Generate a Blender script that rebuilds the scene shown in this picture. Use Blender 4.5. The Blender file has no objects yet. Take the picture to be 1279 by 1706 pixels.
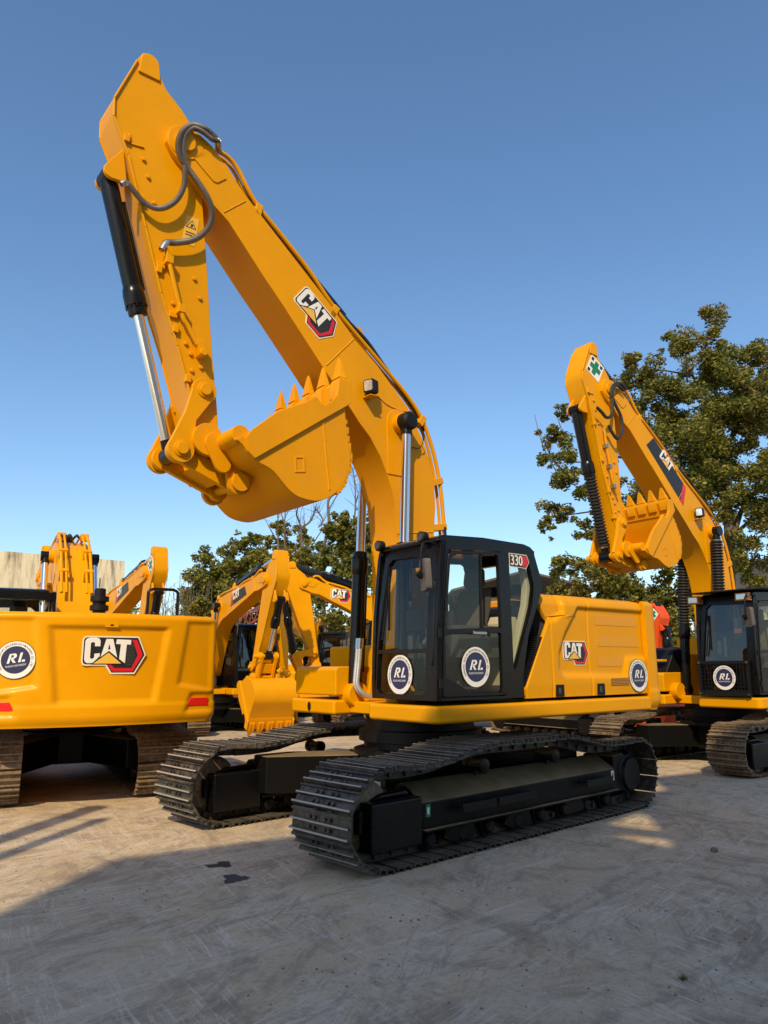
import bpy, bmesh, math, random
from math import sin, cos, pi, radians, sqrt, atan2, hypot
from mathutils import Vector, Matrix
from mathutils.geometry import tessellate_polygon

random.seed(7)
scn = bpy.context.scene
COL = scn.collection
V = Vector

# ------------------------------------------------------------------ materials
def nt(name):
    m = bpy.data.materials.new(name); m.use_nodes = True
    t = m.node_tree; b = t.nodes['Principled BSDF']
    return m, t, b
def N(t, kind, **kw):
    n = t.nodes.new(kind)
    for k, v in kw.items():
        if k in n.inputs: n.inputs[k].default_value = v
        else: setattr(n, k, v)
    return n
def L(t, a, b): t.links.new(a, b)
def noise(t, scale, detail=6, rough=.55, vec=None, dist=0.0):
    n = N(t, 'ShaderNodeTexNoise'); n.inputs['Scale'].default_value = scale
    n.inputs['Detail'].default_value = detail; n.inputs['Roughness'].default_value = rough
    n.inputs['Distortion'].default_value = dist
    if vec is not None: L(t, vec, n.inputs['Vector'])
    return n.outputs['Fac']
def ramp(t, fac, stops):
    r = N(t, 'ShaderNodeValToRGB'); e = r.color_ramp.elements
    while len(e) < len(stops): e.new(.5)
    for i, (p, c) in enumerate(stops):
        e[i].position = p
        e[i].color = c if len(c) == 4 else (*c, 1)
    L(t, fac, r.inputs['Fac']); return r.outputs['Color']
def mix(t, fac, a, b, mode='MIX'):
    m = N(t, 'ShaderNodeMix', data_type='RGBA', blend_type=mode)
    if hasattr(fac, 'node'): L(t, fac, m.inputs[0])
    else: m.inputs[0].default_value = fac
    for s, x in ((6, a), (7, b)):
        if hasattr(x, 'node'): L(t, x, m.inputs[s])
        else: m.inputs[s].default_value = (*x, 1)
    return m.outputs[2]
def coords(t, kind='Object', scale=(1, 1, 1), rot=(0, 0, 0)):
    c = N(t, 'ShaderNodeTexCoord'); mp = N(t, 'ShaderNodeMapping')
    mp.inputs['Scale'].default_value = scale; mp.inputs['Rotation'].default_value = rot
    L(t, c.outputs[kind], mp.inputs['Vector']); return mp.outputs['Vector']
def bump(t, b, h, strength=.2, dist=.02):
    n = N(t, 'ShaderNodeBump'); n.inputs['Strength'].default_value = strength
    n.inputs['Distance'].default_value = dist
    L(t, h, n.inputs['Height']); L(t, n.outputs['Normal'], b.inputs['Normal'])

def paint(name, c, rough=.32, dirt=(.30, .22, .12), amount=.25, coat=.25, peel=.02):
    m, t, b = nt(name); o = coords(t)
    f1 = noise(t, 1.7, 5, .6, o); f2 = noise(t, 14, 4, .6, o)
    base = mix(t, ramp(t, f1, [(.35, (0, 0, 0)), (.75, (1, 1, 1))]), tuple(x * .93 for x in c), tuple(min(1, x * 1.04) for x in c))
    d = ramp(t, f2, [(.56, (0, 0, 0)), (.80, (amount,) * 3)])
    L(t, mix(t, d, base, dirt), b.inputs['Base Color'])
    L(t, ramp(t, f1, [(.3, (rough * .85,) * 3), (.8, (min(1, rough * 1.4),) * 3)]), b.inputs['Roughness'])
    b.inputs['Coat Weight'].default_value = coat; b.inputs['Coat Roughness'].default_value = .12
    b.inputs['Specular IOR Level'].default_value = .15
    bump(t, b, noise(t, 60, 3, .5, o), peel, .004)
    return m
def flat(name, c, rough=.5, metal=0.0, vary=.0, scale=20, spec=.5):
    m, t, b = nt(name)
    b.inputs['Roughness'].default_value = rough; b.inputs['Metallic'].default_value = metal
    b.inputs['Specular IOR Level'].default_value = spec
    if vary:
        f = noise(t, scale, 5, .6, coords(t))
        L(t, mix(t, f, tuple(x * (1 - vary) for x in c), tuple(min(1, x * (1 + vary)) for x in c)), b.inputs['Base Color'])
    else: b.inputs['Base Color'].default_value = (*c, 1)
    return m

YEL = paint('yellow_paint', (.745, .325, .0), .33, amount=.06, coat=.02)
YELW = paint('yellow_paint_worn', (.75, .318, .0), .46, (.42, .24, .09), .3, .04, .06)
ORG = paint('orange_paint', (.75, .085, .012), .4, amount=.15)
BLK = paint('black_paint', (.0045, .0045, .005), .24, (.06, .05, .035), .06, .0); BLK.node_tree.nodes['Principled BSDF'].inputs['Specular IOR Level'].default_value = .32
BLKD = paint('black_paint_dusty', (.008, .0075, .0075), .42, (.07, .055, .036), .35, .0); BLKD.node_tree.nodes['Principled BSDF'].inputs['Specular IOR Level'].default_value = .2
PLAS = flat('black_plastic', (.009, .009, .0095), .5, vary=.3, spec=.22)
RUB = flat('rubber_hose', (.02, .019, .018), .55, vary=.3, scale=60)
CHR = flat('chrome_rod', (.80, .80, .80), .16, 1.0)
STL = flat('fitting_steel', (.45, .44, .42), .3, 1.0, .2)
LENS = flat('lamp_lens', (.75, .76, .78), .12, .6)
LENSD = flat('lamp_lens_dark', (.06, .055, .05), .1, .3)
WHT = flat('white_vinyl', (.80, .79, .75), .4, vary=.03)
CRM = flat('cream_vinyl', (.82, .76, .58), .4)
DKV = flat('dark_vinyl', (.016, .016, .017), .42)
NAVY = flat('navy_vinyl', (.022, .026, .09), .4, vary=.12, scale=9)
REDV = flat('red_vinyl', (.62, .012, .022), .35)
REDL = flat('red_reflector', (.70, .014, .012), .22, vary=.15, scale=30)
GRNV = flat('green_vinyl', (.01, .20, .09), .4)
YELV = flat('yellow_vinyl', (.80, .47, .06), .4)
SEATM = flat('seat_cloth', (.075, .066, .055), .85, vary=.3, scale=40)
TRIM = flat('cab_trim_beige', (.44, .41, .30), .7, vary=.1)
TRIMD = flat('cab_trim_dark', (.055, .054, .052), .6, vary=.2)
SILV = flat('braided_sleeve', (.52, .51, .49), .38, .55, .25, 90)
MIRR = flat('mirror_housing', (.10, .09, .085), .5, vary=.3)
ORL = flat('orange_lamp_housing', (.80, .30, .06), .4)
WOOD = None

def glass(name, tint, refl=.10):
    m = bpy.data.materials.new(name); m.use_nodes = True; t = m.node_tree; t.nodes.clear()
    o = N(t, 'ShaderNodeOutputMaterial'); tr = N(t, 'ShaderNodeBsdfTransparent'); gl = N(t, 'ShaderNodeBsdfGlossy')
    tr.inputs['Color'].default_value = (*tint, 1); gl.inputs['Roughness'].default_value = .015
    fr = N(t, 'ShaderNodeLayerWeight'); fr.inputs['Blend'].default_value = .5; pw = N(t, 'ShaderNodeMath', operation='POWER'); pw.inputs[1].default_value = 5; L(t, fr.outputs['Facing'], pw.inputs[0])
    ma = N(t, 'ShaderNodeMath', operation='ADD', use_clamp=True); ma.inputs[1].default_value = refl
    mx = N(t, 'ShaderNodeMixShader'); L(t, pw.outputs[0], ma.inputs[0]); L(t, ma.outputs[0], mx.inputs[0])
    L(t, tr.outputs[0], mx.inputs[1]); L(t, gl.outputs[0], mx.inputs[2]); L(t, mx.outputs[0], o.inputs['Surface'])
    return m
GLS = glass('cab_glass', (.88, .92, .87), .055)
GLSD = glass('cab_glass_dark', (.16, .18, .18), .10)

def track_mat(name, steel, dust, amt):
    m, t, b = nt(name); o = coords(t, 'Generated', (3, 3, 3)); g = N(t, 'ShaderNodeNewGeometry')
    f = noise(t, 3.1, 8, .65, g.outputs['Position']); f2 = noise(t, 22, 5, .6, g.outputs['Position'])
    mm = N(t, 'ShaderNodeMath', operation='MULTIPLY'); L(t, f, mm.inputs[0]); L(t, f2, mm.inputs[1])
    d = ramp(t, mm.outputs[0], [(.18, (0, 0, 0)), (.36, (amt,) * 3)])
    s = N(t, 'ShaderNodeSeparateXYZ'); L(t, g.outputs['Normal'], s.inputs[0])
    up = ramp(t, s.outputs['Z'], [(.55, (0, 0, 0)), (.95, (.75,) * 3)]); du = mix(t, 1, up, ramp(t, f, [(.30, (.25,) * 3), (.62, (1,) * 3)]), 'MULTIPLY')  # up faces lightened with dust, partly in place of sun on the track tops
    L(t, mix(t, du, mix(t, d, steel, dust), tuple(x * .85 for x in dust)), b.inputs['Base Color']); b.inputs['Metallic'].default_value = .2
    L(t, ramp(t, f2, [(.3, (.38,) * 3), (.7, (.62,) * 3)]), b.inputs['Roughness'])
    bump(t, b, f2, .3, .01); return m
TRK = track_mat('track_steel_dark', (.016, .0155, .015), (.22, .19, .14), .42)
TRKB = track_mat('track_steel_worn', (.105, .072, .045), (.33, .24, .14), .8)
GROD = track_mat('grouser_steel_rubbed', (.34, .325, .30), (.42, .37, .28), .6); GROB = track_mat('grouser_rust_rubbed', (.23, .165, .10), (.36, .27, .17), .6)
def dusty_frame():
    m, t, b = nt('dusty_track_frame'); g = N(t, 'ShaderNodeNewGeometry')
    f = noise(t, 2.3, 7, .65, g.outputs['Position']); s = N(t, 'ShaderNodeSeparateXYZ'); L(t, g.outputs['Normal'], s.inputs[0])
    up = ramp(t, s.outputs['Z'], [(.25, (0, 0, 0)), (.6, (1, 1, 1))])   # dust lies on faces that point up
    du = mix(t, 1, up, ramp(t, f, [(.25, (.45,) * 3), (.7, (1,) * 3)]), 'MULTIPLY')
    L(t, mix(t, du, (.006, .0058, .0055), (.23, .17, .095)), b.inputs['Base Color']); b.inputs['Specular IOR Level'].default_value = .16
    L(t, ramp(t, up, [(0, (.32,) * 3), (1, (.8,) * 3)]), b.inputs['Roughness']); return m
FRM = dusty_frame()
def vent_mat():
    m, t, b = nt('perforated_vent'); o = coords(t, 'Object', (1, 1, 1))
    v = N(t, 'ShaderNodeTexVoronoi'); v.inputs['Scale'].default_value = 55; v.inputs['Randomness'].default_value = .0
    L(t, o, v.inputs['Vector'])
    L(t, ramp(t, v.outputs['Distance'], [(.40, (.10, .045, .002)), (.54, (.72, .31, .0))]), b.inputs['Base Color'])
    b.inputs['Roughness'].default_value = .45; return m
VENT = vent_mat()

# ------------------------------------------------------------------ mesh builder
def mapxz(u, v, h): return (u, h, v)          # profile in x,z extruded along y
def mapxy(u, v, h): return (u, v, h)
def mapyz(u, v, h): return (h, u, v)
def plane_map(o, U, W, sc=1.0):
    o, U, W = V(o), V(U).normalized(), V(W).normalized(); n = U.cross(W)
    return lambda u, v, h: o + U * (u * sc) + W * (v * sc) + n * h
def smooth_path(pts, n=6, closed=False):
    P = [V(p) for p in pts]; out = []; k = len(P)
    for i in range(k if closed else k - 1):
        if closed: a, b, c, d = P[(i - 1) % k], P[i], P[(i + 1) % k], P[(i + 2) % k]
        else: a, b, c, d = P[max(i - 1, 0)], P[i], P[i + 1], P[min(i + 2, k - 1)]
        for j in range(n):
            t = j / n
            out.append(.5 * ((2 * b) + (c - a) * t + (2 * a - 5 * b + 4 * c - d) * t * t + (3 * b - a - 3 * c + d) * t ** 3))
    if not closed: out.append(P[-1])
    return out
class MB:
    def __init__(s): s.v = []; s.f = []; s.m = []; s.t = []
    def face(s, pts, m=0):
        i = len(s.v); s.v += [tuple(p) for p in pts]; s.f.append(tuple(range(i, i + len(pts)))); s.m.append(m)
    def prism(s, pts, h0, h1, m=0, mp=mapxz):
        n = len(pts); i = len(s.v)
        s.v += [tuple(mp(u, w, h0)) for u, w in pts] + [tuple(mp(u, w, h1)) for u, w in pts]
        s.f.append(tuple(range(i, i + n))); s.f.append(tuple(range(i + 2 * n - 1, i + n - 1, -1)))
        for k in range(n): s.f.append((i + k, i + (k + 1) % n, i + n + (k + 1) % n, i + n + k))
        s.m += [m] * (n + 2)
    def plate(s, outer, holes, h0, h1, m=0, mp=mapxz):
        loops = [outer] + holes; allp = [p for l in loops for p in l]; n = len(allp); i = len(s.v)
        tri = tessellate_polygon([[V((u, w, 0)) for u, w in l] for l in loops])
        s.v += [tuple(mp(u, w, h0)) for u, w in allp] + [tuple(mp(u, w, h1)) for u, w in allp]
        for a, b, c in tri: s.f += [(i + a, i + b, i + c), (i + n + c, i + n + b, i + n + a)]; s.m += [m, m]
        o = i
        for l in loops:
            k = len(l)
            for j in range(k): s.f.append((o + j, o + (j + 1) % k, o + n + (j + 1) % k, o + n + j)); s.m.append(m)
            o += k
    def sheet(s, pts, h, m=0, mp=mapxy): s.face([mp(u, w, h) for u, w in pts], m)
    def box(s, a, b, m=0):
        x0, y0, z0 = a; x1, y1, z1 = b
        s.prism([(x0, y0), (x1, y0), (x1, y1), (x0, y1)], z0, z1, m, mapxy)
    def bar(s, p, q, w, h, m=0, up=(0, 0, 1)):
        p, q = V(p), V(q); d = (q - p).normalized(); u = V(up)
        if abs(d.dot(u)) > .97: u = V((1, 0, 0))
        a = d.cross(u).normalized() * (w / 2); b = a.cross(d).normalized() * (h / 2); i = len(s.v)
        s.v += [tuple(x) for e in (p, q) for x in (e - a - b, e + a - b, e + a + b, e - a + b)]
        for f in ((3, 2, 1, 0), (4, 5, 6, 7), (0, 1, 5, 4), (1, 2, 6, 5), (2, 3, 7, 6), (3, 0, 4, 7)): s.f.append(tuple(i + k for k in f))
        s.m += [m] * 6
    def lathe(s, p, q, prof, seg=20, m=0):
        p, q = V(p), V(q); d = (q - p).normalized(); u = V((0, 0, 1)) if abs(d.z) < .9 else V((1, 0, 0))
        a = d.cross(u).normalized(); b = a.cross(d); i = len(s.v); k = len(prof)
        for t, r in prof:
            c = p + d * t
            for j in range(seg): an = 2 * pi * j / seg; s.v.append(tuple(c + a * (r * cos(an)) + b * (r * sin(an))))
        for g in range(k - 1):
            for j in range(seg):
                j2 = (j + 1) % seg; s.f.append((i + g * seg + j, i + g * seg + j2, i + (g + 1) * seg + j2, i + (g + 1) * seg + j)); s.m.append(m)
        s.f.append(tuple(i + j for j in range(seg - 1, -1, -1))); s.f.append(tuple(i + (k - 1) * seg + j for j in range(seg))); s.m += [m, m]
    def cyl(s, p, q, r, r1=None, seg=20, m=0):
        s.lathe(p, q, [(0, r), ((V(q) - V(p)).length, r if r1 is None else r1)], seg, m)
    def tube(s, pts, r, seg=8, m=0, taper=None):
        P = [V(p) for p in pts]; i = len(s.v); k = len(P); prev = None
        for g in range(k):
            d = (P[min(g + 1, k - 1)] - P[max(g - 1, 0)]).normalized()
            if prev is None:
                u = V((0, 0, 1)) if abs(d.z) < .9 else V((1, 0, 0)); a = d.cross(u).normalized()
            else: a = (prev - d * prev.dot(d)).normalized()
            prev = a; b = d.cross(a); rr = r if taper is None else r + (taper - r) * g / (k - 1)
            if callable(r): rr = r(g)
            for j in range(seg): an = 2 * pi * j / seg; s.v.append(tuple(P[g] + a * (rr * cos(an)) + b * (rr * sin(an))))
        for g in range(k - 1):
            for j in range(seg):
                j2 = (j + 1) % seg; s.f.append((i + g * seg + j, i + g * seg + j2, i + (g + 1) * seg + j2, i + (g + 1) * seg + j)); s.m.append(m)
        s.f.append(tuple(i + j for j in range(seg - 1, -1, -1))); s.f.append(tuple(i + (k - 1) * seg + j for j in range(seg))); s.m += [m, m]
    def grid(s, rows, m=0):
        i = len(s.v); h = len(rows); w = len(rows[0])
        for r in rows: s.v += [tuple(p) for p in r]
        for a in range(h - 1):
            for b in range(w - 1): s.f.append((i + a * w + b, i + a * w + b + 1, i + (a + 1) * w + b + 1, i + (a + 1) * w + b)); s.m.append(m)
    def build(s, name, mats, parent=None, bevel=0, smooth=True, angle=35, recalc=True):
        me = bpy.data.meshes.new(name); me.from_pydata(s.v, [], s.f)
        if not isinstance(mats, (list, tuple)): mats = [mats]
        for x in mats: me.materials.append(x)
        me.polygons.foreach_set('material_index', s.m)
        if recalc:
            bm = bmesh.new(); bm.from_mesh(me); bmesh.ops.recalc_face_normals(bm, faces=bm.faces); bm.to_mesh(me); bm.free()
        if smooth:
            me.polygons.foreach_set('use_smooth', [True] * len(me.polygons)); me.set_sharp_from_angle(angle=radians(angle))
        o = bpy.data.objects.new(name, me); COL.objects.link(o)
        if parent: o.parent = parent
        if bevel:
            b = o.modifiers.new('bevel', 'BEVEL'); b.width = bevel; b.segments = 2; b.limit_method = 'ANGLE'; b.angle_limit = radians(38)
            b.harden_normals = smooth
        return o
def tag(o, label=None, cat=None, group=None, kind=None):
    if label: o['label'] = label
    if cat: o['category'] = cat
    if group: o['group'] = group
    if kind: o['kind'] = kind
    return o
def thing(name, label, cat, loc=(0, 0, 0), rz=0, group=None):
    o = bpy.data.objects.new(name, None); COL.objects.link(o); o.location = loc; o.rotation_euler = (0, 0, rz); o.empty_display_size = .3
    return tag(o, label, cat, group)
def circ(cx, cy, r, n=24, a0=0, a1=2 * pi):
    full = abs(a1 - a0 - 2 * pi) < 1e-6
    return [(cx + r * cos(a0 + (a1 - a0) * i / (n if full else n - 1)), cy + r * sin(a0 + (a1 - a0) * i / (n if full else n - 1))) for i in range(n)]
def hull(pts):
    pts = sorted(set((round(a, 5), round(b, 5)) for a, b in pts))
    def half(ps):
        h = []
        for p in ps:
            while len(h) > 1 and (h[-1][0] - h[-2][0]) * (p[1] - h[-2][1]) - (h[-1][1] - h[-2][1]) * (p[0] - h[-2][0]) <= 0: h.pop()
            h.append(p)
        return h
    a, b = half(pts), half(pts[::-1]); return a[:-1] + b[:-1]
def rrect(x0, y0, x1, y1, r, n=5):
    o = []
    for cx, cy, a in ((x1 - r, y1 - r, 0), (x0 + r, y1 - r, pi / 2), (x0 + r, y0 + r, pi), (x1 - r, y0 + r, 1.5 * pi)):
        o += [(cx + r * cos(a + pi / 2 * i / n), cy + r * sin(a + pi / 2 * i / n)) for i in range(n + 1)]
    return o
def sstep(a, b, x):
    t = min(1, max(0, (x - a) / (b - a))); return t * t * (3 - 2 * t)
def sdf(p, poly):
    d = 1e9; ins = False; n = len(poly)
    for i in range(n):
        a, b = poly[i], poly[(i + 1) % n]; ex, ey = b[0] - a[0], b[1] - a[1]; wx, wy = p[0] - a[0], p[1] - a[1]
        t = min(1, max(0, (wx * ex + wy * ey) / (ex * ex + ey * ey + 1e-12))); d = min(d, hypot(wx - ex * t, wy - ey * t))
        if (a[1] > p[1]) != (b[1] > p[1]) and p[0] < (b[0] - a[0]) * (p[1] - a[1]) / (b[1] - a[1]) + a[0]: ins = not ins
    return -d if ins else d

# ------------------------------------------------------------------ lettering
_tc = {}
def text_polys(body):
    if body in _tc: return _tc[body]
    cu = bpy.data.curves.new('lettering', 'FONT'); cu.body = body; cu.size = 1; cu.resolution_u = 3
    ob = bpy.data.objects.new('lettering', cu); COL.objects.link(ob)
    dg = bpy.context.evaluated_depsgraph_get(); ev = ob.evaluated_get(dg); me = ev.to_mesh()
    vs = [(v.co.x, v.co.y) for v in me.vertices]; fs = [tuple(p.vertices) for p in me.polygons]
    w = max([v[0] for v in vs], default=.3); ev.to_mesh_clear(); bpy.data.objects.remove(ob); bpy.data.curves.remove(cu)
    _tc[body] = (vs, fs, w); return _tc[body]
def put_text(mb, body, mp, h, m, x, y, size, width=None, bold=0):
    vs, fs, w = text_polys(body); sx = size if width is None else width / w
    for f in fs: mb.face([mp(x + vs[k][0] * sx, y + vs[k][1] * size, h) for k in f], m)
def ring_text(mb, body, mp, h, m, cx, cy, r, size, a0, a1):
    n = len(body)
    for i, ch in enumerate(body):
        if ch == ' ': continue
        a = a0 + (a1 - a0) * (i + .5) / n; vs, fs, w = text_polys(ch); c, s_ = cos(a - pi / 2), sin(a - pi / 2)
        for f in fs:
            q = []
            for k in f:
                x = (vs[k][0] - w / 2) * size * 1.05; y = vs[k][1] * size
                q.append(mp(cx + cos(a) * r + c * x - s_ * y, cy + sin(a) * r + s_ * x + c * y, h))
            mb.face(q, m)

CP = [(650, 50), (662, 30), (685, 22), (735, 22), (758, 30), (768, 50), (768, 92), (726, 92), (726, 68), (718, 60), (702, 60), (694, 68),
      (694, 182), (702, 192), (716, 192), (726, 182), (726, 152), (768, 148), (768, 172), (716, 226), (676, 228), (658, 218), (650, 198)]
AP = [(812, 32), (866, 32), (906, 182), (838, 128), (775, 180)]
AH = [(838, 72), (829, 116), (849, 116)]
TP = [(895, 34), (1010, 38), (1010, 76), (976, 76), (970, 228), (922, 194), (929, 74), (890, 72)]
TRI = [(722, 231), (836, 143), (940, 231)]
TRIO = [(700, 236), (836, 131), (962, 236)]
BLKP = [(662, 20), (1066, 20), (1126, 160), (1046, 304), (868, 304), (826, 237), (664, 237), (648, 229), (640, 214), (640, 44), (647, 28)]
CRMP = [(656, 9), (1073, 9), (1137, 160), (1052, 316), (861, 316), (818, 248), (660, 248), (640, 240), (629, 220), (629, 38), (638, 19)]
REDP = [(1018, 38), (1058, 38), (1110, 160), (1036, 296), (874, 296), (836, 240), (862, 240), (888, 268), (1024, 268), (1070, 162), (1030, 58)]
def U_(p): return [((x - 632) / 308, (318 - y) / 308) for x, y in p]
def cat_letters(mb, mp, h, mw, my, mk):
    mb.sheet(U_(CP), h, mw, mp); mb.sheet(U_(AP), h, mw, mp); mb.sheet(U_(AH), h + .0015, mk, mp)
    mb.sheet(U_(TP), h, mw, mp); mb.sheet(U_(TRIO), h + .003, mk, mp); mb.sheet(U_(TRI), h + .0045, my, mp)
def logo_hex(parent, mp):
    mb = MB(); mb.prism(U_(CRMP), -.004, .0015, 0, mp); mb.sheet(U_(BLKP), .003, 1, mp); mb.sheet(U_(REDP), .0045, 2, mp)
    for i in range(6):                                   # honeycomb dots behind the letters
        for j in range(9):
            x = 985 + i * 15 + (j % 2) * 7; y = 88 + j * 19
            if x < 1000 + 40 - abs(y - 165) * .25 + 10 and x > 978: mb.sheet([(u, w) for u, w in U_([(x + 5 * cos(a * pi / 3), y + 6 * sin(a * pi / 3)) for a in range(6)])], .0045, 5, mp)
    cat_letters(mb, mp, .006, 3, 4, 1)
    return mb.build('logo_decal', [CRM, DKV, REDV, WHT, YELV, TRIMD], parent, smooth=False, recalc=False)
def logo_wedge(parent, mp, quad, ls, lx, ly, slant=0):
    # black panel with a red stripe at its lower end and the letters
    mb = MB(); mb.prism(quad, -.003, .0015, 0, mp)
    a, b, c, d = [V((*q, 0)) for q in quad]
    e, f = a.lerp(d, 1), d
    mb.sheet([tuple(d.xy), tuple(c.xy), tuple(c.lerp(b, .09).xy), tuple(d.lerp(a, .09).xy)], .003, 1, mp)
    mp2 = lambda u, v, h: mp(lx + u * ls, ly + v * ls + slant * u * ls, h)
    cat_letters(mb, mp2, .0045, 2, 3, 0)
    return mb.build('logo_decal', [DKV, REDV, WHT, YELV], parent, smooth=False, recalc=False)
def round_sticker(parent, mp, r=.205, worn=False, rot=0):
    c_, s_ = cos(rot), sin(rot); mp0 = mp
    mp = lambda u, v, h: mp0(r * (c_ * u - s_ * v), r * (s_ * u + c_ * v), h)
    mb = MB(); mb.prism(circ(0, 0, 1.03, 48), -.003, .0015, 3, mp); mb.sheet(circ(0, 0, 1, 48), .003, 0, mp); mb.sheet(circ(0, 0, .74, 48), .0045, 1, mp)
    ring_text(mb, 'SHANGHAI RUILAN ENGINEERING MACHINERY CO.,LTD', mp, .0045, 3, 0, 0, .80, .155, radians(212), radians(-32))
    R1 = [(-.34, -.2), (-.16, .3), (-.04, .3), (-.22, -.2)]
    R2 = [(-.10, .3), (.10, .3), (.17, .25), (.17, .12), (.07, .03), (-.02, .03), (.10, -.2), (-.03, -.2), (-.12, -.02), (-.09, .08), (.01, .11), (.05, .18), (.02, .22), (-.07, .22)]
    R3 = [(.20, -.2), (.36, .3), (.48, .3), (.345, -.115), (.34, -.2)]
    for p in (R1, R2, R3, [(.38, -.2), (.53, -.2), (.55, -.09), (.41, -.09)]): mb.sheet([(x * 1.05 - .1, y + .05) for x, y in p], .006, 2, mp)
    put_text(mb, 'RUILAN MACHINERY', mp, .006, 2, -.52, -.36, .15, 1.04)
    return mb.build('round_sticker', [WHT, NAVY, WHT, DKV], parent, smooth=False, recalc=False)
def green_cross(parent, mp, s=.17):
    mb = MB(); mb.prism([(-s, -s), (s, -s), (s, s), (-s, s)], -.003, .0015, 0, mp); a, b = .28 * s, .78 * s
    mb.sheet([(-a, -b), (a, -b), (a, -a), (b, -a), (b, a), (a, a), (a, b), (-a, b), (-a, a), (-b, a), (-b, -a), (-a, -a)], .003, 1, mp)
    for x, y in ((-.7, .68), (.66, .66), (-.7, -.72)): mb.sheet([(s * (x + i * .18), s * (y + j * .18)) for i, j in ((-1, -1), (1, -1), (1, 1), (-1, 1))], .003, 2, mp)
    return mb.build('safety_cross_decal', [WHT, GRNV, DKV], parent, smooth=False, recalc=False)

# ------------------------------------------------------------------ excavator
FOOT0, PIV0, TIP0 = V((.27, 1.95)), V((3.453, 7.251)), V((3.05, 3.985))
BOOM = [(.02, 1.85), (-.02, 2.3), (-.05, 2.8), (-.04, 3.28), (-.075, 3.69), (-.062, 4.03), (0, 4.27), (.115, 4.535), (.365, 4.925), (.855, 5.37), (1.2, 5.625),
        (1.545, 5.955), (2.125, 6.44), (2.53, 6.78), (2.75, 6.965), (2.945, 7.19), (3.14, 7.36), (3.3, 7.44), (3.44, 7.46), (3.56, 7.42), (3.645, 7.31), (3.65, 7.19), (3.58, 7.08), (3.46, 6.99),
        (3.2, 6.73), (2.91, 6.53), (2.455, 6.02), (2.215, 5.77), (1.62, 5.11), (1.35, 4.83), (1.12, 4.57), (.96, 4.42), (.805, 4.205), (.7, 4.0), (.59, 3.71), (.54, 3.37), (.525, 3.2), (.51, 2.7), (.51, 2.3), (.53, 1.95), (.47, 1.78), (.3, 1.70), (.12, 1.74)]
STICK = [(3.80, 8.13), (3.86, 8.19), (3.94, 8.16), (4.0, 8.03), (4.075, 7.80), (4.20, 7.46), (4.19, 7.25), (4.018, 6.88), (3.79, 6.138), (3.59, 5.47), (3.385, 4.948), (3.20, 4.39), (3.19, 4.10), (3.16, 3.92), (3.09, 3.85),
         (2.99, 3.85), (2.91, 3.92), (2.88, 4.05), (2.92, 4.414), (2.984, 4.869), (3.033, 5.283), (3.09, 5.84), (3.15, 6.35), (3.205, 6.813), (3.25, 7.1), (3.36, 7.56), (3.486, 7.70), (3.664, 7.85), (3.77, 8.04)]
BKT = [(2.949, 3.903), (2.87, 3.86), (2.80, 3.77), (2.70, 3.715), (2.596, 3.682), (2.52, 3.645), (2.44, 3.575), (2.36, 3.50), (2.27, 3.44), (2.16, 3.411), (2.026, 3.405), (1.91, 3.435), (1.82, 3.486), (1.74, 3.55), (1.679, 3.627), (1.62, 3.73), (1.584, 3.846), (1.577, 3.94), (1.597, 4.08), (1.632, 4.3), (1.655, 4.55), (1.66, 4.80)]
RIM = [(1.75, 4.80), (1.775, 4.615), (1.85, 4.52), (1.938, 4.463), (1.99, 4.475), (2.044, 4.543), (2.18, 4.441), (2.508, 4.26), (2.793, 4.02)]
def cylinder(parent, p, q, fb, rb, rr, name, mb_mat=None, boot=False, eye=.09, ewid=.1, side=1):
    p, q = V(p), V(q); Lc = (q - p).length; d = (q - p).normalized(); lb = Lc * fb; mb = MB(); bm_ = mb_mat or BLK
    mb.lathe(p, q, [(0, rb * .6), (.04, rb * .98), (.10, rb), (lb - .30, rb), (lb - .29, rb * 1.1), (lb - .22, rb * 1.22), (lb - .10, rb * 1.22), (lb - .095, rb * 1.08), (lb - .01, rb * 1.05), (lb, rb * .75)], 28)
    mb.cyl(p + V((0, -ewid, 0)), p + V((0, ewid, 0)), eye, seg=24)
    for k in range(10):
        a = 2 * pi * k / 10; u = d.cross(V((0, 1, 0))).normalized() * cos(a) + V((0, 1, 0)) * sin(a); c = p + d * (lb - .10) + u * rb * 1.1
        mb.cyl(c, c + d * .025, .013, seg=6)
    sd = d.cross(V((0, 1, 0))).normalized() * rb * 1.25 * side
    mb.tube([p + d * .25 + sd, p + d * (lb * .55) + sd, p + d * (lb - .28) + sd], .02, 8)
    o = mb.build(name, bm_, parent)
    r = MB(); r.lathe(p + d * (lb - .05), q, [(0, rr), (Lc - lb + .05 - eye * .8, rr)], 24)
    r.build('piston_rod', CHR, o)
    e = MB(); e.cyl(q + V((0, -ewid, 0)), q + V((0, ewid, 0)), eye, seg=24); e.lathe(q - d * (eye + .07), q, [(0, rr * 1.25), (.08, rr * 1.25), (eye + .04, eye * .7)], 20); e.build('rod_eye', BLK, o)
    if boot:
        pr = []; n = int((Lc - lb - .1) / .055); t0 = lb - .02
        for k in range(n): pr += [(k * .055, rr * 1.35), (k * .055 + .014, rr * 1.95), (k * .055 + .03, rr * 1.95), (k * .055 + .046, rr * 1.35)]
        b = MB(); b.lathe(p + d * t0, q, pr, 18); b.build('rubber_boot', RUB, o)
    return o

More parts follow.
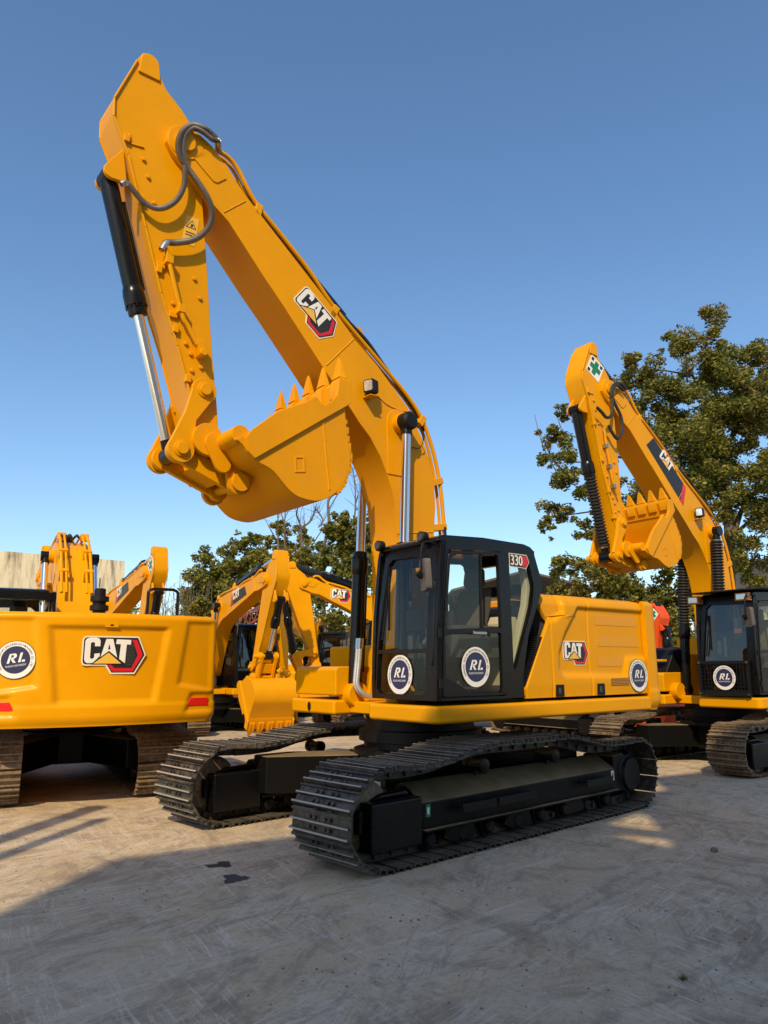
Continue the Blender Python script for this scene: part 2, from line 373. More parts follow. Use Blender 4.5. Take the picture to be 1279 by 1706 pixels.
def make_shoe(sw, pitch, grous=.036):
    mb = MB(); h = pitch * .5
    prof = [(-h * .96, -.012), (-h * .96, .0), (-h * .90, grous), (-h * .74, grous), (-h * .66, .0), (-.10 * h, .0), (-.06 * h, grous * .95), (.08 * h, grous * .95), (.14 * h, .0), (h * .66, .0), (h * .72, grous * .6), (h * .84, grous * .6), (h * .92, -.004), (h * .92, -.018)]
    n = len(prof); i = len(mb.v); mb.prism(prof, -sw / 2, sw / 2)
    for k in range(n):                                # the rubbed tops of the grousers
        z0, z1 = prof[k][1], prof[(k + 1) % n][1]
        if min(z0, z1) > grous * .8: mb.m[-n + k] = 1
    for x in (-.45 * h, .35 * h):
        for y in (-.14, -.07, .07, .14): mb.cyl((x, y, .004), (x, y, .022), .017, seg=6)
    return mb

def undercarriage(root, C):
    rot = C['yt'] - C['yu']; g = C['gauge'] / 2; sw = C['sw']; kx = C['tl'] / 2.56; kz = C.get('kz', 1.0); fine = C.get('fine', True)
    TM = C.get('track', TRK); TG = [TM, GROD if TM is TRK else GROB]; M4 = Matrix.Rotation(rot, 4, 'Z')
    cp = [(1.93, .0), (2.09, .004), (2.28, .045), (2.42, .125), (2.515, .25), (2.535, .40), (2.49, .56), (2.37, .70), (2.2, .79), (2.0, .805), (1.7, .79), (1.3, .81), (.95, .875), (.55, .91), (.2, .905), (-.2, .90), (-.69, .898), (-1.0, .85), (-1.4, .775), (-1.8, .757), (-2.1, .765), (-2.32, .735), (-2.47, .61), (-2.53, .43), (-2.50, .26), (-2.39, .10), (-2.22, .02), (-2.03, 0)]
    cp += [(-1.6, 0), (-1.1, 0), (-.6, 0), (0, 0), (.6, 0), (1.1, 0), (1.6, 0)]
    pth = smooth_path([(x * kx, 0, z * kz + .03) for x, z in cp], 8, True)
    seg = [(pth[(i + 1) % len(pth)] - pth[i]).length for i in range(len(pth))]; tot = sum(seg); n = int(round(tot / .205)); pitch = tot / n
    frames = []
    i = 0; acc = 0
    for k in range(n):
        s = k * pitch
        while acc + seg[i] < s: acc += seg[i]; i += 1
        a, b = pth[i], pth[(i + 1) % len(pth)]; t = (s - acc) / seg[i]; c = a.lerp(b, t)
        a2, b2 = pth[(i - 2) % len(pth)], pth[(i + 3) % len(pth)]; d = (b2 - a2).normalized(); nn = V((-d.z, 0, d.x))
        ce = V((0, 0, .42 * kz))
        if nn.dot(c - ce) < 0: nn = -nn
        frames.append((c, d, nn))
    shoe_mesh = None
    for sgn in (1, -1):
        y0 = sgn * g
        ch = MB()
        for c, d, nn in frames:
            for yy in (-.10, .10):
                ch.bar(c - d * pitch * .52 - nn * .065 + V((0, yy, 0)), c + d * pitch * .52 - nn * .065 + V((0, yy, 0)), .045, .09, up=nn)
            e = c + d * pitch * .5 - nn * .07; ch.cyl(e + V((0, -.15, 0)), e + V((0, .15, 0)), .03, seg=8)
        belt = ch.build('track', TM, root); belt.matrix_local = M4 @ Matrix.Translation((0, y0, 0))
        mats = []
        for c, d, nn in frames: mats.append(Matrix(((d.x, 0, nn.x, c.x), (d.y, 1, nn.y, 0), (d.z, 0, nn.z, c.z), (0, 0, 0, 1))))
        # shoes: individual plates
        if fine:
            if shoe_mesh is None:
                proto = make_shoe(sw, pitch).build('track_shoe', TG, belt); shoe_mesh = proto; proto.matrix_local = mats[0]; rest = mats[1:]
            else: rest = mats
            for m in rest:
                o = shoe_mesh.copy(); COL.objects.link(o); o.parent = belt; o.matrix_local = m
        else:
            sh = MB(); pm = make_shoe(sw, pitch)
            for m in mats:
                b0 = len(sh.v); sh.v += [tuple(m @ V(p)) for p in pm.v]; sh.f += [tuple(b0 + q for q in f) for f in pm.f]; sh.m += pm.m
            sh.build('shoe_belt', TG, belt)
        # frame
        fr = MB(); X0, X1 = -1.78 * kx, 1.56 * kx; w = .25
        sec = [(-w, .24), (w - .0, .24), (w, .265), (w, .49), (.02, .635), (-.05, .635), (-w, .49)]
        fr.prism([(y, z * kz) for y, z in sec], X0, X1, 0, mapyz)
        fr.box((X0, w - .002, .235 * kz), (X1, w + .05, .262 * kz)); fr.box((X0, -w - .05, .235 * kz), (X1, -w + .002, .262 * kz))
        for xx in (-.9, .1, 1.0): fr.prism([((xx - .17) * kx, .24 * kz), ((xx + .17) * kx, .24 * kz), ((xx + .22) * kx, .12 * kz), ((xx + .14) * kx, .085 * kz), ((xx - .14) * kx, .085 * kz), ((xx - .22) * kx, .12 * kz)], w - .06, w - .02)
        frame = fr.build('track_frame', FRM, root, .012); frame.matrix_local = M4 @ Matrix.Translation((0, y0, 0))
        ho = MB(); ho.box((X1 + .02, -.28, .14 * kz), (2.2 * kx, .28, .555 * kz)); ho.prism([(1.62 * kx, .555 * kz), (1.66 * kx, .61 * kz), (1.98 * kx, .60 * kz), (2.1 * kx, .556 * kz)], -.16, .16)
        ho.box((2.2 * kx, -.20, .30 * kz), (2.27 * kx, .20, .5 * kz)); ho.build('idler_guard', BLK, frame, .02)
        idl = MB(); ic = (2.12 * kx, .41 * kz); idl.lathe((ic[0], -.12, ic[1]), (ic[0], .12, ic[1]), [(0, .22 * kz), (.02, .29 * kz), (.05, .295 * kz), (.06, .325 * kz), (.18, .325 * kz), (.19, .295 * kz), (.22, .29 * kz), (.24, .22 * kz)], 32); idl.build('idler_wheel', TRKB, frame)
        ro = MB()
        for k in range(8):
            x = (-1.6 + k * 3.02 / 7) * kx; ro.lathe((x, -.24, .15 * kz), (x, .24, .15 * kz), [(0, .05), (.02, .07), (.06, .07), (.065, .10), (.10, .10), (.11, .08), (.37, .08), (.38, .10), (.415, .10), (.42, .07), (.46, .07), (.48, .05)], 20)
        ro.build('track_roller', BLKD, frame)
        for x in (.555 * kx, -.69 * kx):
            cr = MB(); cr.lathe((x, -.08 * sgn, .715 * kz), (x, .18 * sgn, .715 * kz), [(0, .07), (.06, .07), (.065, .06), (.19, .06), (.20, .075), (.25, .075), (.26, .04)], 20)
            cr.bar((x, 0, .71 * kz), (x - .03, 0, .60 * kz), .10, .06); cr.build('carrier_roller', FRM, frame)
        sp = MB(); sx, sz = -2.15 * kx, .395 * kz; te = []
        for k in range(21):
            for da, r in ((-.10, .275), (-.05, .325), (.05, .325), (.10, .275)): a = 2 * pi * k / 21 + da; te.append((sx + r * kz * cos(a), sz + r * kz * sin(a)))
        sp.prism(te, -.035, .035); spo = sp.build('sprocket', TRKB, frame)
        dr = MB(); dr.lathe((sx, -.2 * sgn, sz), (sx, .27 * sgn, sz), [(0, .22), (.05, .26), (.22, .26), (.30, .265), (.31, .24), (.42, .235), (.435, .20), (.47, .19)], 32)
        dr.lathe((sx, -.2 * sgn, sz), (sx, -.27 * sgn, sz), [(0, .25), (.05, .25), (.07, .2)], 24)
        for k in range(20):
            a = 2 * pi * k / 20; dr.cyl((sx + .25 * cos(a), .1 * sgn, sz + .25 * sin(a)), (sx + .25 * cos(a), .125 * sgn, sz + .25 * sin(a)), .014, seg=6)
        dr.build('final_drive', BLKD, frame)
        mo = MB(); mo.prism([(-1.80 * kx, .22 * kz), (-1.80 * kx, .63 * kz), (-2.02 * kx, .65 * kz), (-2.12 * kx, .60 * kz), (-2.12 * kx, .2 * kz)], -.2, .22); mo.build('drive_housing', FRM, frame, .015)
        if fine:
            for x0, x1 in ((1.12, .62), (.58, -.05), (-1.0, -1.55)):
                st = MB(); yo = (w + .10)
                st.box((x1 * kx, w - .01, .405 * kz), (x0 * kx, yo, .42 * kz)); st.box((x1 * kx, yo, .36 * kz), (x0 * kx, yo + .012, .44 * kz))
                if sgn > 0: st.build('step_plate', BLKD, frame, .004)
            if sgn > 0:
                for x, m_ in ((1.48, GRNV), (-1.72, WHT)):
                    dc = MB(); dc.box((x - .03, w + .001, .36), (x + .03, w + .004, .47)); dc.box((x - .012, w + .004, .385), (x + .012, w + .006, .445), 1); dc.build('frame_label', [m_, WHT if m_ is GRNV else TRIMD], frame)
    cb = MB(); X = [(.55, .15), (1.62 * kx, g - .42), (1.62 * kx, g - .16), (1.15 * kx, g - .16), (.35, .62)]
    poly = X + [(-x, y) for x, y in X[::-1]] + [(-x, -y) for x, y in X] + [(x, -y) for x, y in X[::-1]]
    cb.prism(poly, .30 * kz, .71 * kz, 0, mapxy); cb.box((-.6, -.62, .28 * kz), (.6, .62, .745 * kz))
    sr_ = MB(); sr_.lathe((0, 0, .70 * kz), (0, 0, C['zb'] + .02), [(0, .80), (.06, .80), (.08, .68), (.15, .68), (.16, .74), (.28, .74), (.29, .66), (C['zb'] + .02 - .70 * kz, .66)], 48)
    sr_.build('slew_ring', BLKD, root); c = cb.build('carbody', FRM, root, .015); c.matrix_local = M4
    if fine:
        lb = MB(); lb.box((1.60 * kx + .021, .96 * (g - .29) + .0, .55), (1.60 * kx + .024, .96 * (g - .29) + .09, .63)); l = lb.build('small_label', WHT, root); l.matrix_local = M4
    return n

def cab(root, C):
    hw, dx, dz, dark = C['hw'], C.get('cdx', 0), C['zt'] - 1.324, C.get('dark', False)
    yl, yr = hw, hw - 1.06
    def S(p): return [(x + dx, z + dz) for x, z in p]
    out = S([(1.05, 1.375), (1.055, 1.6), (1.03, 2.25), (.965, 2.9), (.945, 2.99), (.90, 3.015), (-.44, 3.045), (-.485, 3.02), (-.62, 2.648), (-.61, 2.58), (-.533, 2.42), (-.345, 2.054), (-.20, 1.483), (-.25, 1.375)])
    door_o = S([(.88, 2.80), (.855, 2.875), (.80, 2.91), (.09, 2.955), (.055, 2.94), (.045, 2.1), (.04, 1.43), (.07, 1.40), (.97, 1.40), (.985, 1.43), (.95, 2.07)])
    qw = S([(-.07, 2.94), (-.34, 2.955), (-.385, 2.935), (-.47, 2.63), (-.465, 2.56), (-.43, 2.39), (-.13, 1.70), (-.10, 1.67), (-.08, 1.70)])
    dwin = S([(.835, 2.755), (.80, 2.835), (.72, 2.873), (.139, 2.91), (.115, 2.895), (.105, 2.135), (.125, 2.12), (.895, 2.085), (.915, 2.10)])
    dlow = S([(.90, 2.03), (.13, 2.06), (.11, 2.04), (.115, 1.47), (.135, 1.445), (.60, 1.455), (.80, 1.56), (.93, 1.60), (.925, 2.0)])
    mb = MB(); mb.plate(out, [door_o, qw], yl - .06, yl)
    rw = S([(.82, 2.80), (.09, 2.90), (.06, 2.0), (.9, 1.9)])
    mb.plate(out, [rw, qw], yr, yr + .05)
    # front frame, leaning
    xb, xt, z0, z1 = 1.05 + dx, .945 + dx, 1.375 + dz, 3.0 + dz
    fm = lambda u, v, h: (xb + (xt - xb) * ((v - z0) / (z1 - z0)) ** 1.6 + h if v > z0 else xb + h, u, v)
    fo = [(yr, z0), (yl, z0), (yl, 2.0 + dz), (yl, 2.6 + dz), (yl, z1), (yr + .14, z1), (yr + .10, 2.6 + dz), (yr + .03, 2.0 + dz)]
    w1 = [(yr + .09, 1.89 + dz), (yl - .17, 1.89 + dz), (yl - .16, 2.4 + dz), (yl - .15, 2.78 + dz), (yl - .19, 2.86 + dz), (yr + .26, 2.88 + dz), (yr + .19, 2.82 + dz), (yr + .14, 2.4 + dz)]
    w2 = [(yr + .09, 1.85 + dz), (yl - .17, 1.85 + dz), (yl - .17, 1.47 + dz), (yl - .22, 1.43 + dz), (yr + .13, 1.43 + dz), (yr + .08, 1.48 + dz)]
    mb.plate(fo, [w1, w2], -.07, 0, 0, fm)
    # rear frame
    rm = lambda u, v, h: (-.55 + dx + h, u, v)
    mb.box((-.30 + dx, yr + .05, 1.375 + dz), (-.24 + dx, yl - .06, 1.9 + dz))
    mb.bar((-.58 + dx, yr, 2.6 + dz), (-.58 + dx, yl - .03, 2.6 + dz), .05, .12); mb.bar((-.50 + dx, yr, 2.96 + dz), (-.50 + dx, yl - .03, 2.96 + dz), .08, .12)
    mb.box((-.25 + dx, yr + .05, 1.375 + dz), (1.0 + dx, yl - .06, 1.41 + dz))
    c = mb.build('cab', BLK, root, .012)
    rf = MB(); ro = S([(1.0, 2.985), (.985, 3.03), (.90, 3.065), (.3, 3.095), (-.36, 3.085), (-.47, 3.06), (-.5, 3.02), (-.46, 3.0), (.9, 2.965)])
    rf.prism(ro, yr + .10, yl - .01); rfo = rf.build('cab_roof', BLK, c, .025)
    g = MB(); g.face([(x, yl - .03, z) for x, z in qw]); g.build('quarter_glass', GLS, c, smooth=False); g = MB(); g.face([(x, yr + .02, z) for x, z in rw]); g.build('side_glass', GLS, c, smooth=False)
    g = MB(); g.face([fm(u, v, -.03) for u, v in w1]); g.build('windshield', GLSD if dark else GLS, c, smooth=False)
    g = MB(); g.face([fm(u, v, -.03) for u, v in w2]); g.build('lower_windshield', GLS, c, smooth=False)
    g = MB(); g.face([(-.56 + dx, yr + .05, 2.68 + dz), (-.56 + dx, yl - .06, 2.68 + dz), (-.50 + dx, yl - .06, 2.92 + dz), (-.50 + dx, yr + .05, 2.92 + dz)]); g.build('rear_glass', GLS, c, smooth=False)
    d = MB(); dd = [( .55 + dx + (x - .55 - dx) * .985, 2.18 + dz + (z - 2.18 - dz) * .99) for x, z in door_o]
    d.plate(dd, [dwin, dlow], yl - .035, yl + .012)
    rail = [(dwin[4][0] - .0, yl + .014, 2.9 + dz)]
    do = d.build('cab_door', BLK, c, .008)
    g = MB(); xs = .37 + dx
    gl1 = [(x, z) for x, z in dwin if x >= xs]; 
    g.face([(x, yl - .009, z) for x, z in [(xs, 2.897 + dz), (.72 + dx, 2.873 + dz), (.80 + dx, 2.835 + dz), (.835 + dx, 2.755 + dz), (.915 + dx, 2.10 + dz), (.895 + dx, 2.085 + dz), (xs + .03, 2.107 + dz)]]); g.build('door_glass', GLS, do, smooth=False)
    g = MB(); g.face([(x, yl - .013, z) for x, z in dlow]); g.build('lower_door_glass', GLS, do, smooth=False)
    e = MB(); e.bar((xs, yl - .004, 2.895 + dz), (xs + .03, yl - .004, 2.108 + dz), .02, .02); e.build('glass_rail', PLAS, do)
    h = MB(); h.box((.36 + dx, yl + .01, 2.035 + dz), (.56 + dx, yl + .05, 2.07 + dz)); h.box((.29 + dx, yl + .01, 2.02 + dz), (.33 + dx, yl + .03, 2.08 + dz), 1); h.build('door_handle', [STL, PLAS], do, .008)
    hg = MB()
    for zz in (1.5, 2.0): hg.cyl((1.0 + dx, yl - .0, zz + dz), (1.0 + dx, yl - .0, zz + .09 + dz), .022, seg=10)
    hg.tube(smooth_path([(1.08 + dx, yl - .03, 1.75 + dz), (1.10 + dx, yl + .01, 1.8 + dz), (1.06 + dx, yl + .01, 2.5 + dz), (1.02 + dx, yl - .03, 2.56 + dz)], 4), .012, 8)
    hg.build('grab_rail', BLK, c)
    # seat and controls
    s = MB(); yc = (yl + yr) / 2 - .03
    s.prism(S([(.02, 1.92), (.02, 2.02), (.10, 2.05), (.50, 2.04), (.56, 1.98), (.52, 1.92)]), yc - .26, yc + .26)
    s.prism(S([(.02, 2.02), (.12, 2.05), (.02, 2.45), (-.06, 2.60), (-.13, 2.58), (-.10, 2.35)]), yc - .24, yc + .24)
    s.prism(S([(-.05, 2.60), (.00, 2.64), (-.03, 2.80), (-.08, 2.84), (-.14, 2.82), (-.14, 2.62)]), yc - .13, yc + .13)
    s.box((.1 + dx, yc - .2, 1.45 + dz), (.42 + dx, yc + .2, 1.92 + dz))
    s.build('seat', SEATM, c, .035)
    k = MB()
    for sg in (-1, 1):
        k.box((-.05 + dx, yc + sg * .36 - .09, 1.8 + dz), (.62 + dx, yc + sg * .36 + .09, 2.14 + dz), 0)
        k.cyl((.52 + dx, yc + sg * .36, 2.13 + dz), (.58 + dx, yc + sg * .36, 2.32 + dz), .018, seg=10, m=1); k.lathe((.575 + dx, yc + sg * .36, 2.30 + dz), (.61 + dx, yc + sg * .36, 2.45 + dz), [(0, .03), (.04, .045), (.12, .04), (.15, .02)], 12, 1)
    for sg in (-.1, .1): k.tube([(.75 + dx, yc + sg, 1.42 + dz), (.80 + dx, yc + sg, 1.75 + dz), (.70 + dx, yc + sg, 2.05 + dz)], .014, 8, 1); k.box((.72 + dx, yc + sg - .05, 1.42 + dz), (.9 + dx, yc + sg + .05, 1.45 + dz), 1)
    k.box((.60 + dx, yr + .12, 2.1 + dz), (.66 + dx, yr + .36, 2.34 + dz), 1)
    k.bar((.62 + dx, yr + .24, 1.8 + dz), (.63 + dx, yr + .24, 2.15 + dz), .04, .04, 1)
    k.build('control_console', [TRIMD, PLAS], c, .015)
    q = MB(); q.prism(S([(-.10, 1.62), (-.16, 1.66), (-.44, 2.36), (-.50, 2.60), (-.40, 2.93), (-.36, 2.93), (-.43, 2.60), (-.40, 2.40), (-.14, 1.72)]), yl - .16, yl - .075); q.build('pillar_trim', TRIM, c, .012)
    q = MB(); q.prism(S([(-.22, 1.43), (-.10, 1.5), (-.06, 2.18), (-.14, 2.26), (-.34, 2.26), (-.40, 2.20), (-.22, 1.6)]), yr + .12, yl - .18); q.box((-.25 + dx, yl - .19, 2.10 + dz), (-.12 + dx, yl - .176, 2.17 + dz), 1); q.build('rear_trim', [TRIM, PLAS], c, .02)
    q = MB(); q.box((-.24 + dx, yr + .05, 1.41 + dz), (1.0 + dx, yl - .07, 1.43 + dz)); q.build('cab_floor', TRIMD, c)
    # roof lamps, mirror
    if not dark:
        for y in (yr + .10, yl - .22):
            l = MB(); p = V((1.0 + dx, y, 3.06 + dz)); l.lathe(p + V((-.05, 0, 0)), p + V((.06, 0, -.01)), [(0, .03), (.02, .055), (.09, .062), (.10, .05)], 20); l.lathe(p + V((.045, 0, -.004)), p + V((.065, 0, -.005)), [(0, .05), (.012, .045), (.014, .02)], 20, 1)
            l.bar(p + V((0, 0, -.05)), p + V((-.02, 0, -.12)), .03, .03); l.build('roof_lamp', [PLAS, LENSD], c)
    m = MB(); mx, my, mz = 1.17 + dx, yl + .0, 2.62 + dz
    m.plate(rrect(-.12, -.16, .12, .16, .04), [], -.03, .03, 0, plane_map((mx, my, mz), (.45, .89, 0), (.05, -.02, 1)))
    m.tube(smooth_path([(.97 + dx, yl - .05, 2.95 + dz), (1.12 + dx, yl - .03, 2.97 + dz), (1.2 + dx, yl - .02, 2.9 + dz), (1.21 + dx, yl - .02, 2.66 + dz)], 5), .012, 8, 1)
    m.cyl((1.19 + dx, yl - .03, 2.60 + dz), (1.24 + dx, yl - .04, 2.64 + dz), .035, seg=12, m=1); m.build('mirror', [MIRR, PLAS], c, .012)
    w = MB(); w.tube([(1.03 + dx, yr + .16, 2.0 + dz), (1.0 + dx, yr + .22, 2.45 + dz)], .012, 8); w.bar((1.0 + dx, yr + .24, 2.1 + dz), (.97 + dx, yr + .22, 2.7 + dz), .02, .02); w.build('wiper', PLAS, c)
    an = MB(); an.cyl((.75 + dx, yl - .15, 3.05 + dz), (.75 + dx, yl - .15, 3.18 + dz), .02, .012, 10); an.build('antenna', PLAS, rfo)
    return c, do, fm, yl, yr

def hood(root, C):
    hw = C['hw']; zt = C['zt']; dz = zt - 1.324; ys = hw - .04; kx = C.get('hx', 1.0); x_ = lambda x: x * kx
    prof = [(1.36, ys - .01), (1.5, ys), (1.7, ys), (1.9, ys), (2.1, ys), (2.3, ys), (2.42, ys - .005), (2.48, ys - .03), (2.525, ys - .07), (2.548, ys - .13), (2.553, ys - .3), (2.553, .55)]
    Z = []; 
    for i in range(len(prof) - 1):
        n = 8 if i < 6 else 3
        for j in range(n): t = j / n; Z.append((prof[i][0] + (prof[i + 1][0] - prof[i][0]) * t, prof[i][1] + (prof[i + 1][1] - prof[i][1]) * t))
    Z.append(prof[-1])
    sunk = [(-1.32, 2.40), (-1.05, 2.08), (-.935, 1.87), (-.915, 1.67), (-.99, 1.61), (-2.2, 1.58), (-2.25, 1.80), (-2.9, 1.82), (-2.9, 2.40)]
    sunk2 = [(-.45, 2.60), (-1.05, 2.60), (-1.03, 2.34), (-.86, 2.24), (-.5, 2.24)]
    def dep(x, z): return .045 * sstep(.035, -.035, sdf((x, z), sunk)) + .05 * sstep(.03, -.03, sdf((x, z), sunk2))
    def panel(name, xl, xr, n=26, mat=YEL):
        rows = []
        for z, y in Z:
            a, b = xl(z), xr(z); r = []
            for k in range(n + 1):
                x = a + (b - a) * k / n; d = dep(x, z) if y > ys - .15 else dep(x, 2.40) * .3
                r.append((x_(x), y - d, z + dz))
            e0, e1 = r[0], r[-1]
            rows.append([(e0[0], e0[1] - .05, e0[2])] + [(e0[0], e0[1] - .006, e0[2])] + [(e0[0] + (-.006), e0[1], e0[2])] + r[1:-1] + [(e1[0] + .006, e1[1], e1[2]), (e1[0], e1[1] - .006, e1[2]), (e1[0], e1[1] - .05, e1[2])])
        mb = MB(); mb.grid(rows); return mb.build(name, mat, root, angle=50)
    def fl(z):
        if z < 1.47: return -.335 + (z - 1.36) * .23
        if z < 2.24: return -.31 - (z - 1.47) / .77 * .455
        if z < 2.446: return -.765 + (z - 2.24) / .206 * .13
        return -.635 - min(1, (z - 2.446) / .1) * .08
    pa = panel('front_cowl', fl, lambda z: (-.765 if z > 2.24 else -.775) if z < 2.30 else -.99, 16)
    pb = panel('side_door', lambda z: -.785 if z < 2.30 else -1.0, lambda z: -1.498 - .012 * (z - 1.36), 28)
    pc = panel('vent_door', lambda z: -1.51 - .012 * (z - 1.36), lambda z: -2.662, 36)
    # dark backing and the rest of the engine deck
    mb = MB(); mb.box((x_(-2.70), -.6, zt + .03), (x_(-.80), ys - .06, 2.36 + dz)); mb.box((x_(-2.70), -.6, 2.36 + dz), (x_(-1.05), ys - .12, 2.47 + dz)); mb.build('engine_bay', TRIMD, root)
    mb = MB(); mb.box((x_(-2.72), -hw + .03, zt + .02), (x_(-.75), -.58, 2.42 + dz)); mb.box((x_(-.74), -hw + .03, zt + .02), (x_(.35), -.45, 1.98 + dz))
    mb.box((x_(-2.6), -.56, 2.40 + dz), (x_(-1.1), .56, 2.556 + dz)); mb.build('right_bodywork', YEL, root, .03)
    if C.get('fine', True):
        for z0, z1, x0, x1 in ((2.205, 2.322, -1.67, -2.57), (1.945, 2.077, -1.70, -2.57), (1.70, 1.825, -1.69, -2.56)):
            v = MB(); v.plate(rrect(x_(x1), z0 + dz, x_(x0), z1 + dz, .015), [], ys - .075, ys - .041); v.build('vent_grille', VENT, pc)
        v = MB(); v.plate(rrect(x_(-2.25), 1.47 + dz, x_(-1.87), 1.56 + dz, .015), [], ys - .03, ys + .003); v.build('vent_grille', VENT, pc)
        v = MB(); v.face([(x_(-1.6), ys - .062, 2.516 + dz), (x_(-2.55), ys - .062, 2.516 + dz), (x_(-2.55), ys - .11, 2.546 + dz), (x_(-1.6), ys - .11, 2.546 + dz)]); v.build('vent_grille', VENT, pc)
        for x in (-.89, -1.66):
            l = MB(); l.plate(rrect(x_(x) - .07, 1.365 + dz, x_(x) + .07, 1.50 + dz, .008), [], ys - .02, ys + .006)
            l.box((x_(x) - .0, ys + .004, 1.40 + dz), (x_(x) + .035, ys + .016, 1.465 + dz), 1); l.build('door_latch', [PLAS, TRIMD], pb if x > -1 else pc, .004)
        g = MB()
        for k in range(22):
            z = 1.50 + k * .025; x = -.29 - (z - 1.47) / .77 * .45
            g.box((x - .02, ys - .2, z + dz), (x + .09, ys - .012, z + .012 + dz))
        g.box((-.70, ys - .23, 1.36 + dz), (-.30, ys - .19, 2.2 + dz)); g.build('air_intake_louvre', PLAS, root)
    return pa, pb, pc, ys

def counterweight(root, C, nx=110, nz=70):
    hw = C['hw']; z0, z1 = C['zb'] + .0, C['ztop']; xs = C.get('cwx', -2.672); R = C.get('cwr', 3.2)
    # plan outline: from left side round the tail to the right side
    pl = [(xs, hw - .30), (xs, hw - .02)]; rc = .16; xe = -sqrt(R * R - (hw - rc - .02) ** 2) if R < 9 else -3
    cx, cy = xe + .10, hw - .02 - rc
    for k in range(9): a = pi / 2 + k / 8 * radians(62); pl.append((cx + rc * cos(a), cy + rc * sin(a)))
    yy = pl[-1][1]
    for k in range(1, 40): y = yy - 2 * yy * k / 40; pl.append((pl[10][0] - (sqrt(R * R - y * y) - sqrt(R * R - yy * yy)) * .85, y))
    pl += [(x, -y) for x, y in pl[:11][::-1]]
    P = [V((x, y, 0)) for x, y in pl]; cum = [0]
    for i in range(len(P) - 1): cum.append(cum[-1] + (P[i + 1] - P[i]).length)
    tot = cum[-1]
    def at(s):
        s = min(max(s, 0), tot); i = 0
        while i < len(P) - 2 and cum[i + 1] <= s: i += 1
        t = (s - cum[i]) / max(1e-6, cum[i + 1] - cum[i]); d = (P[i + 1] - P[i]).normalized()
        return P[i].lerp(P[i + 1], t), d
    def nrm(s): 
        d = (at(s + .05)[0] - at(s - .05)[0]).normalized(); return V((0, 1, 0)) if s < .30 else V((0, -1, 0)) if s > tot - .30 else V((d.y, -d.x, 0)) * (1 if V((d.y, -d.x, 0)).dot(at(s)[0]) > 0 else -1)
    H = z1 - z0
    pan = [(-.70, .86), (.72, .86), (.58, .21), (-.58, .21)]
    paL = [(-1.40, .93), (-.90, .93), (-.82, .36), (-1.40, .30)]
    paR = [(1.40, .93), (1.03, .93), (.92, .36), (1.40, .30)]
    def dep(u, w):   # u metres along the tail from its middle, w 0..1 height
        d = .045 * sstep(.035, -.02, sdf((u, w), pan)) + .032 * sstep(.04, -.02, sdf((u, w), paL)) + .032 * sstep(.04, -.02, sdf((u, w), paR))
        d += .05 * sstep(.10, .0, w) ** 2 + .05 * sstep(.955, 1.0, w) ** 2 - .012 * sstep(.20, .16, w)
        for sg in (-1, 1):
            d += .03 * sstep(.03, -.02, sdf((sg * u, w), [(1.02, .10), (1.10, .26), (1.44, .26), (1.44, .10)]))
        return d
    rows = []; us = [0, .27, .28] + [.281 + (tot - .562) * k / nx for k in range(nx + 1)] + [tot - .28, tot - .27, tot]
    ws = [0, .01, .03, .06] + [.09 + .85 * k / nz for k in range(nz + 1)] + [.96, .98, .993, 1.0]
    for w in ws:
        r = []
        for s in us:
            p = at(s)[0] - nrm(s) * dep(s - tot / 2, w); r.append((p.x, p.y, z0 + H * w))
        rows.append(r)
    top = [(V(p) * .93 + V((-.02, 0, 0))) for p in rows[-1]]; top = [(q.x, q.y, z1 + .012) for q in top]
    bot = [(p[0] * .9, p[1] * .9, z0 + .0) for p in rows[0]]
    mb = MB(); mb.grid([bot] + rows + [top])
    mb.face([(p[0], p[1], z1 + .012) for p in top]); mb.face([(p[0], p[1], z0 + .0) for p in bot])
    o = mb.build('counterweight', C.get('paint', YEL), root, angle=60)
    def mp_at(u0, w0, lift=.004):
        s = tot / 2 + u0; n = nrm(s); p, d = at(s); p = p + n * (lift - dep(u0, w0)); p.z = z0 + H * w0
        return plane_map(p, d, (0, 0, 1))
    return o, mp_at, tot

def circ_int(a, ra, b, rb, pick):
    d = (b - a).length; d = min(d, ra + rb - 1e-4); d = max(d, abs(ra - rb) + 1e-4); x = (ra * ra - rb * rb + d * d) / (2 * d); h = sqrt(max(0, ra * ra - x * x)); e = (b - a).normalized()
    n = V((-e.y, e.x)); return a + e * x + n * h * pick

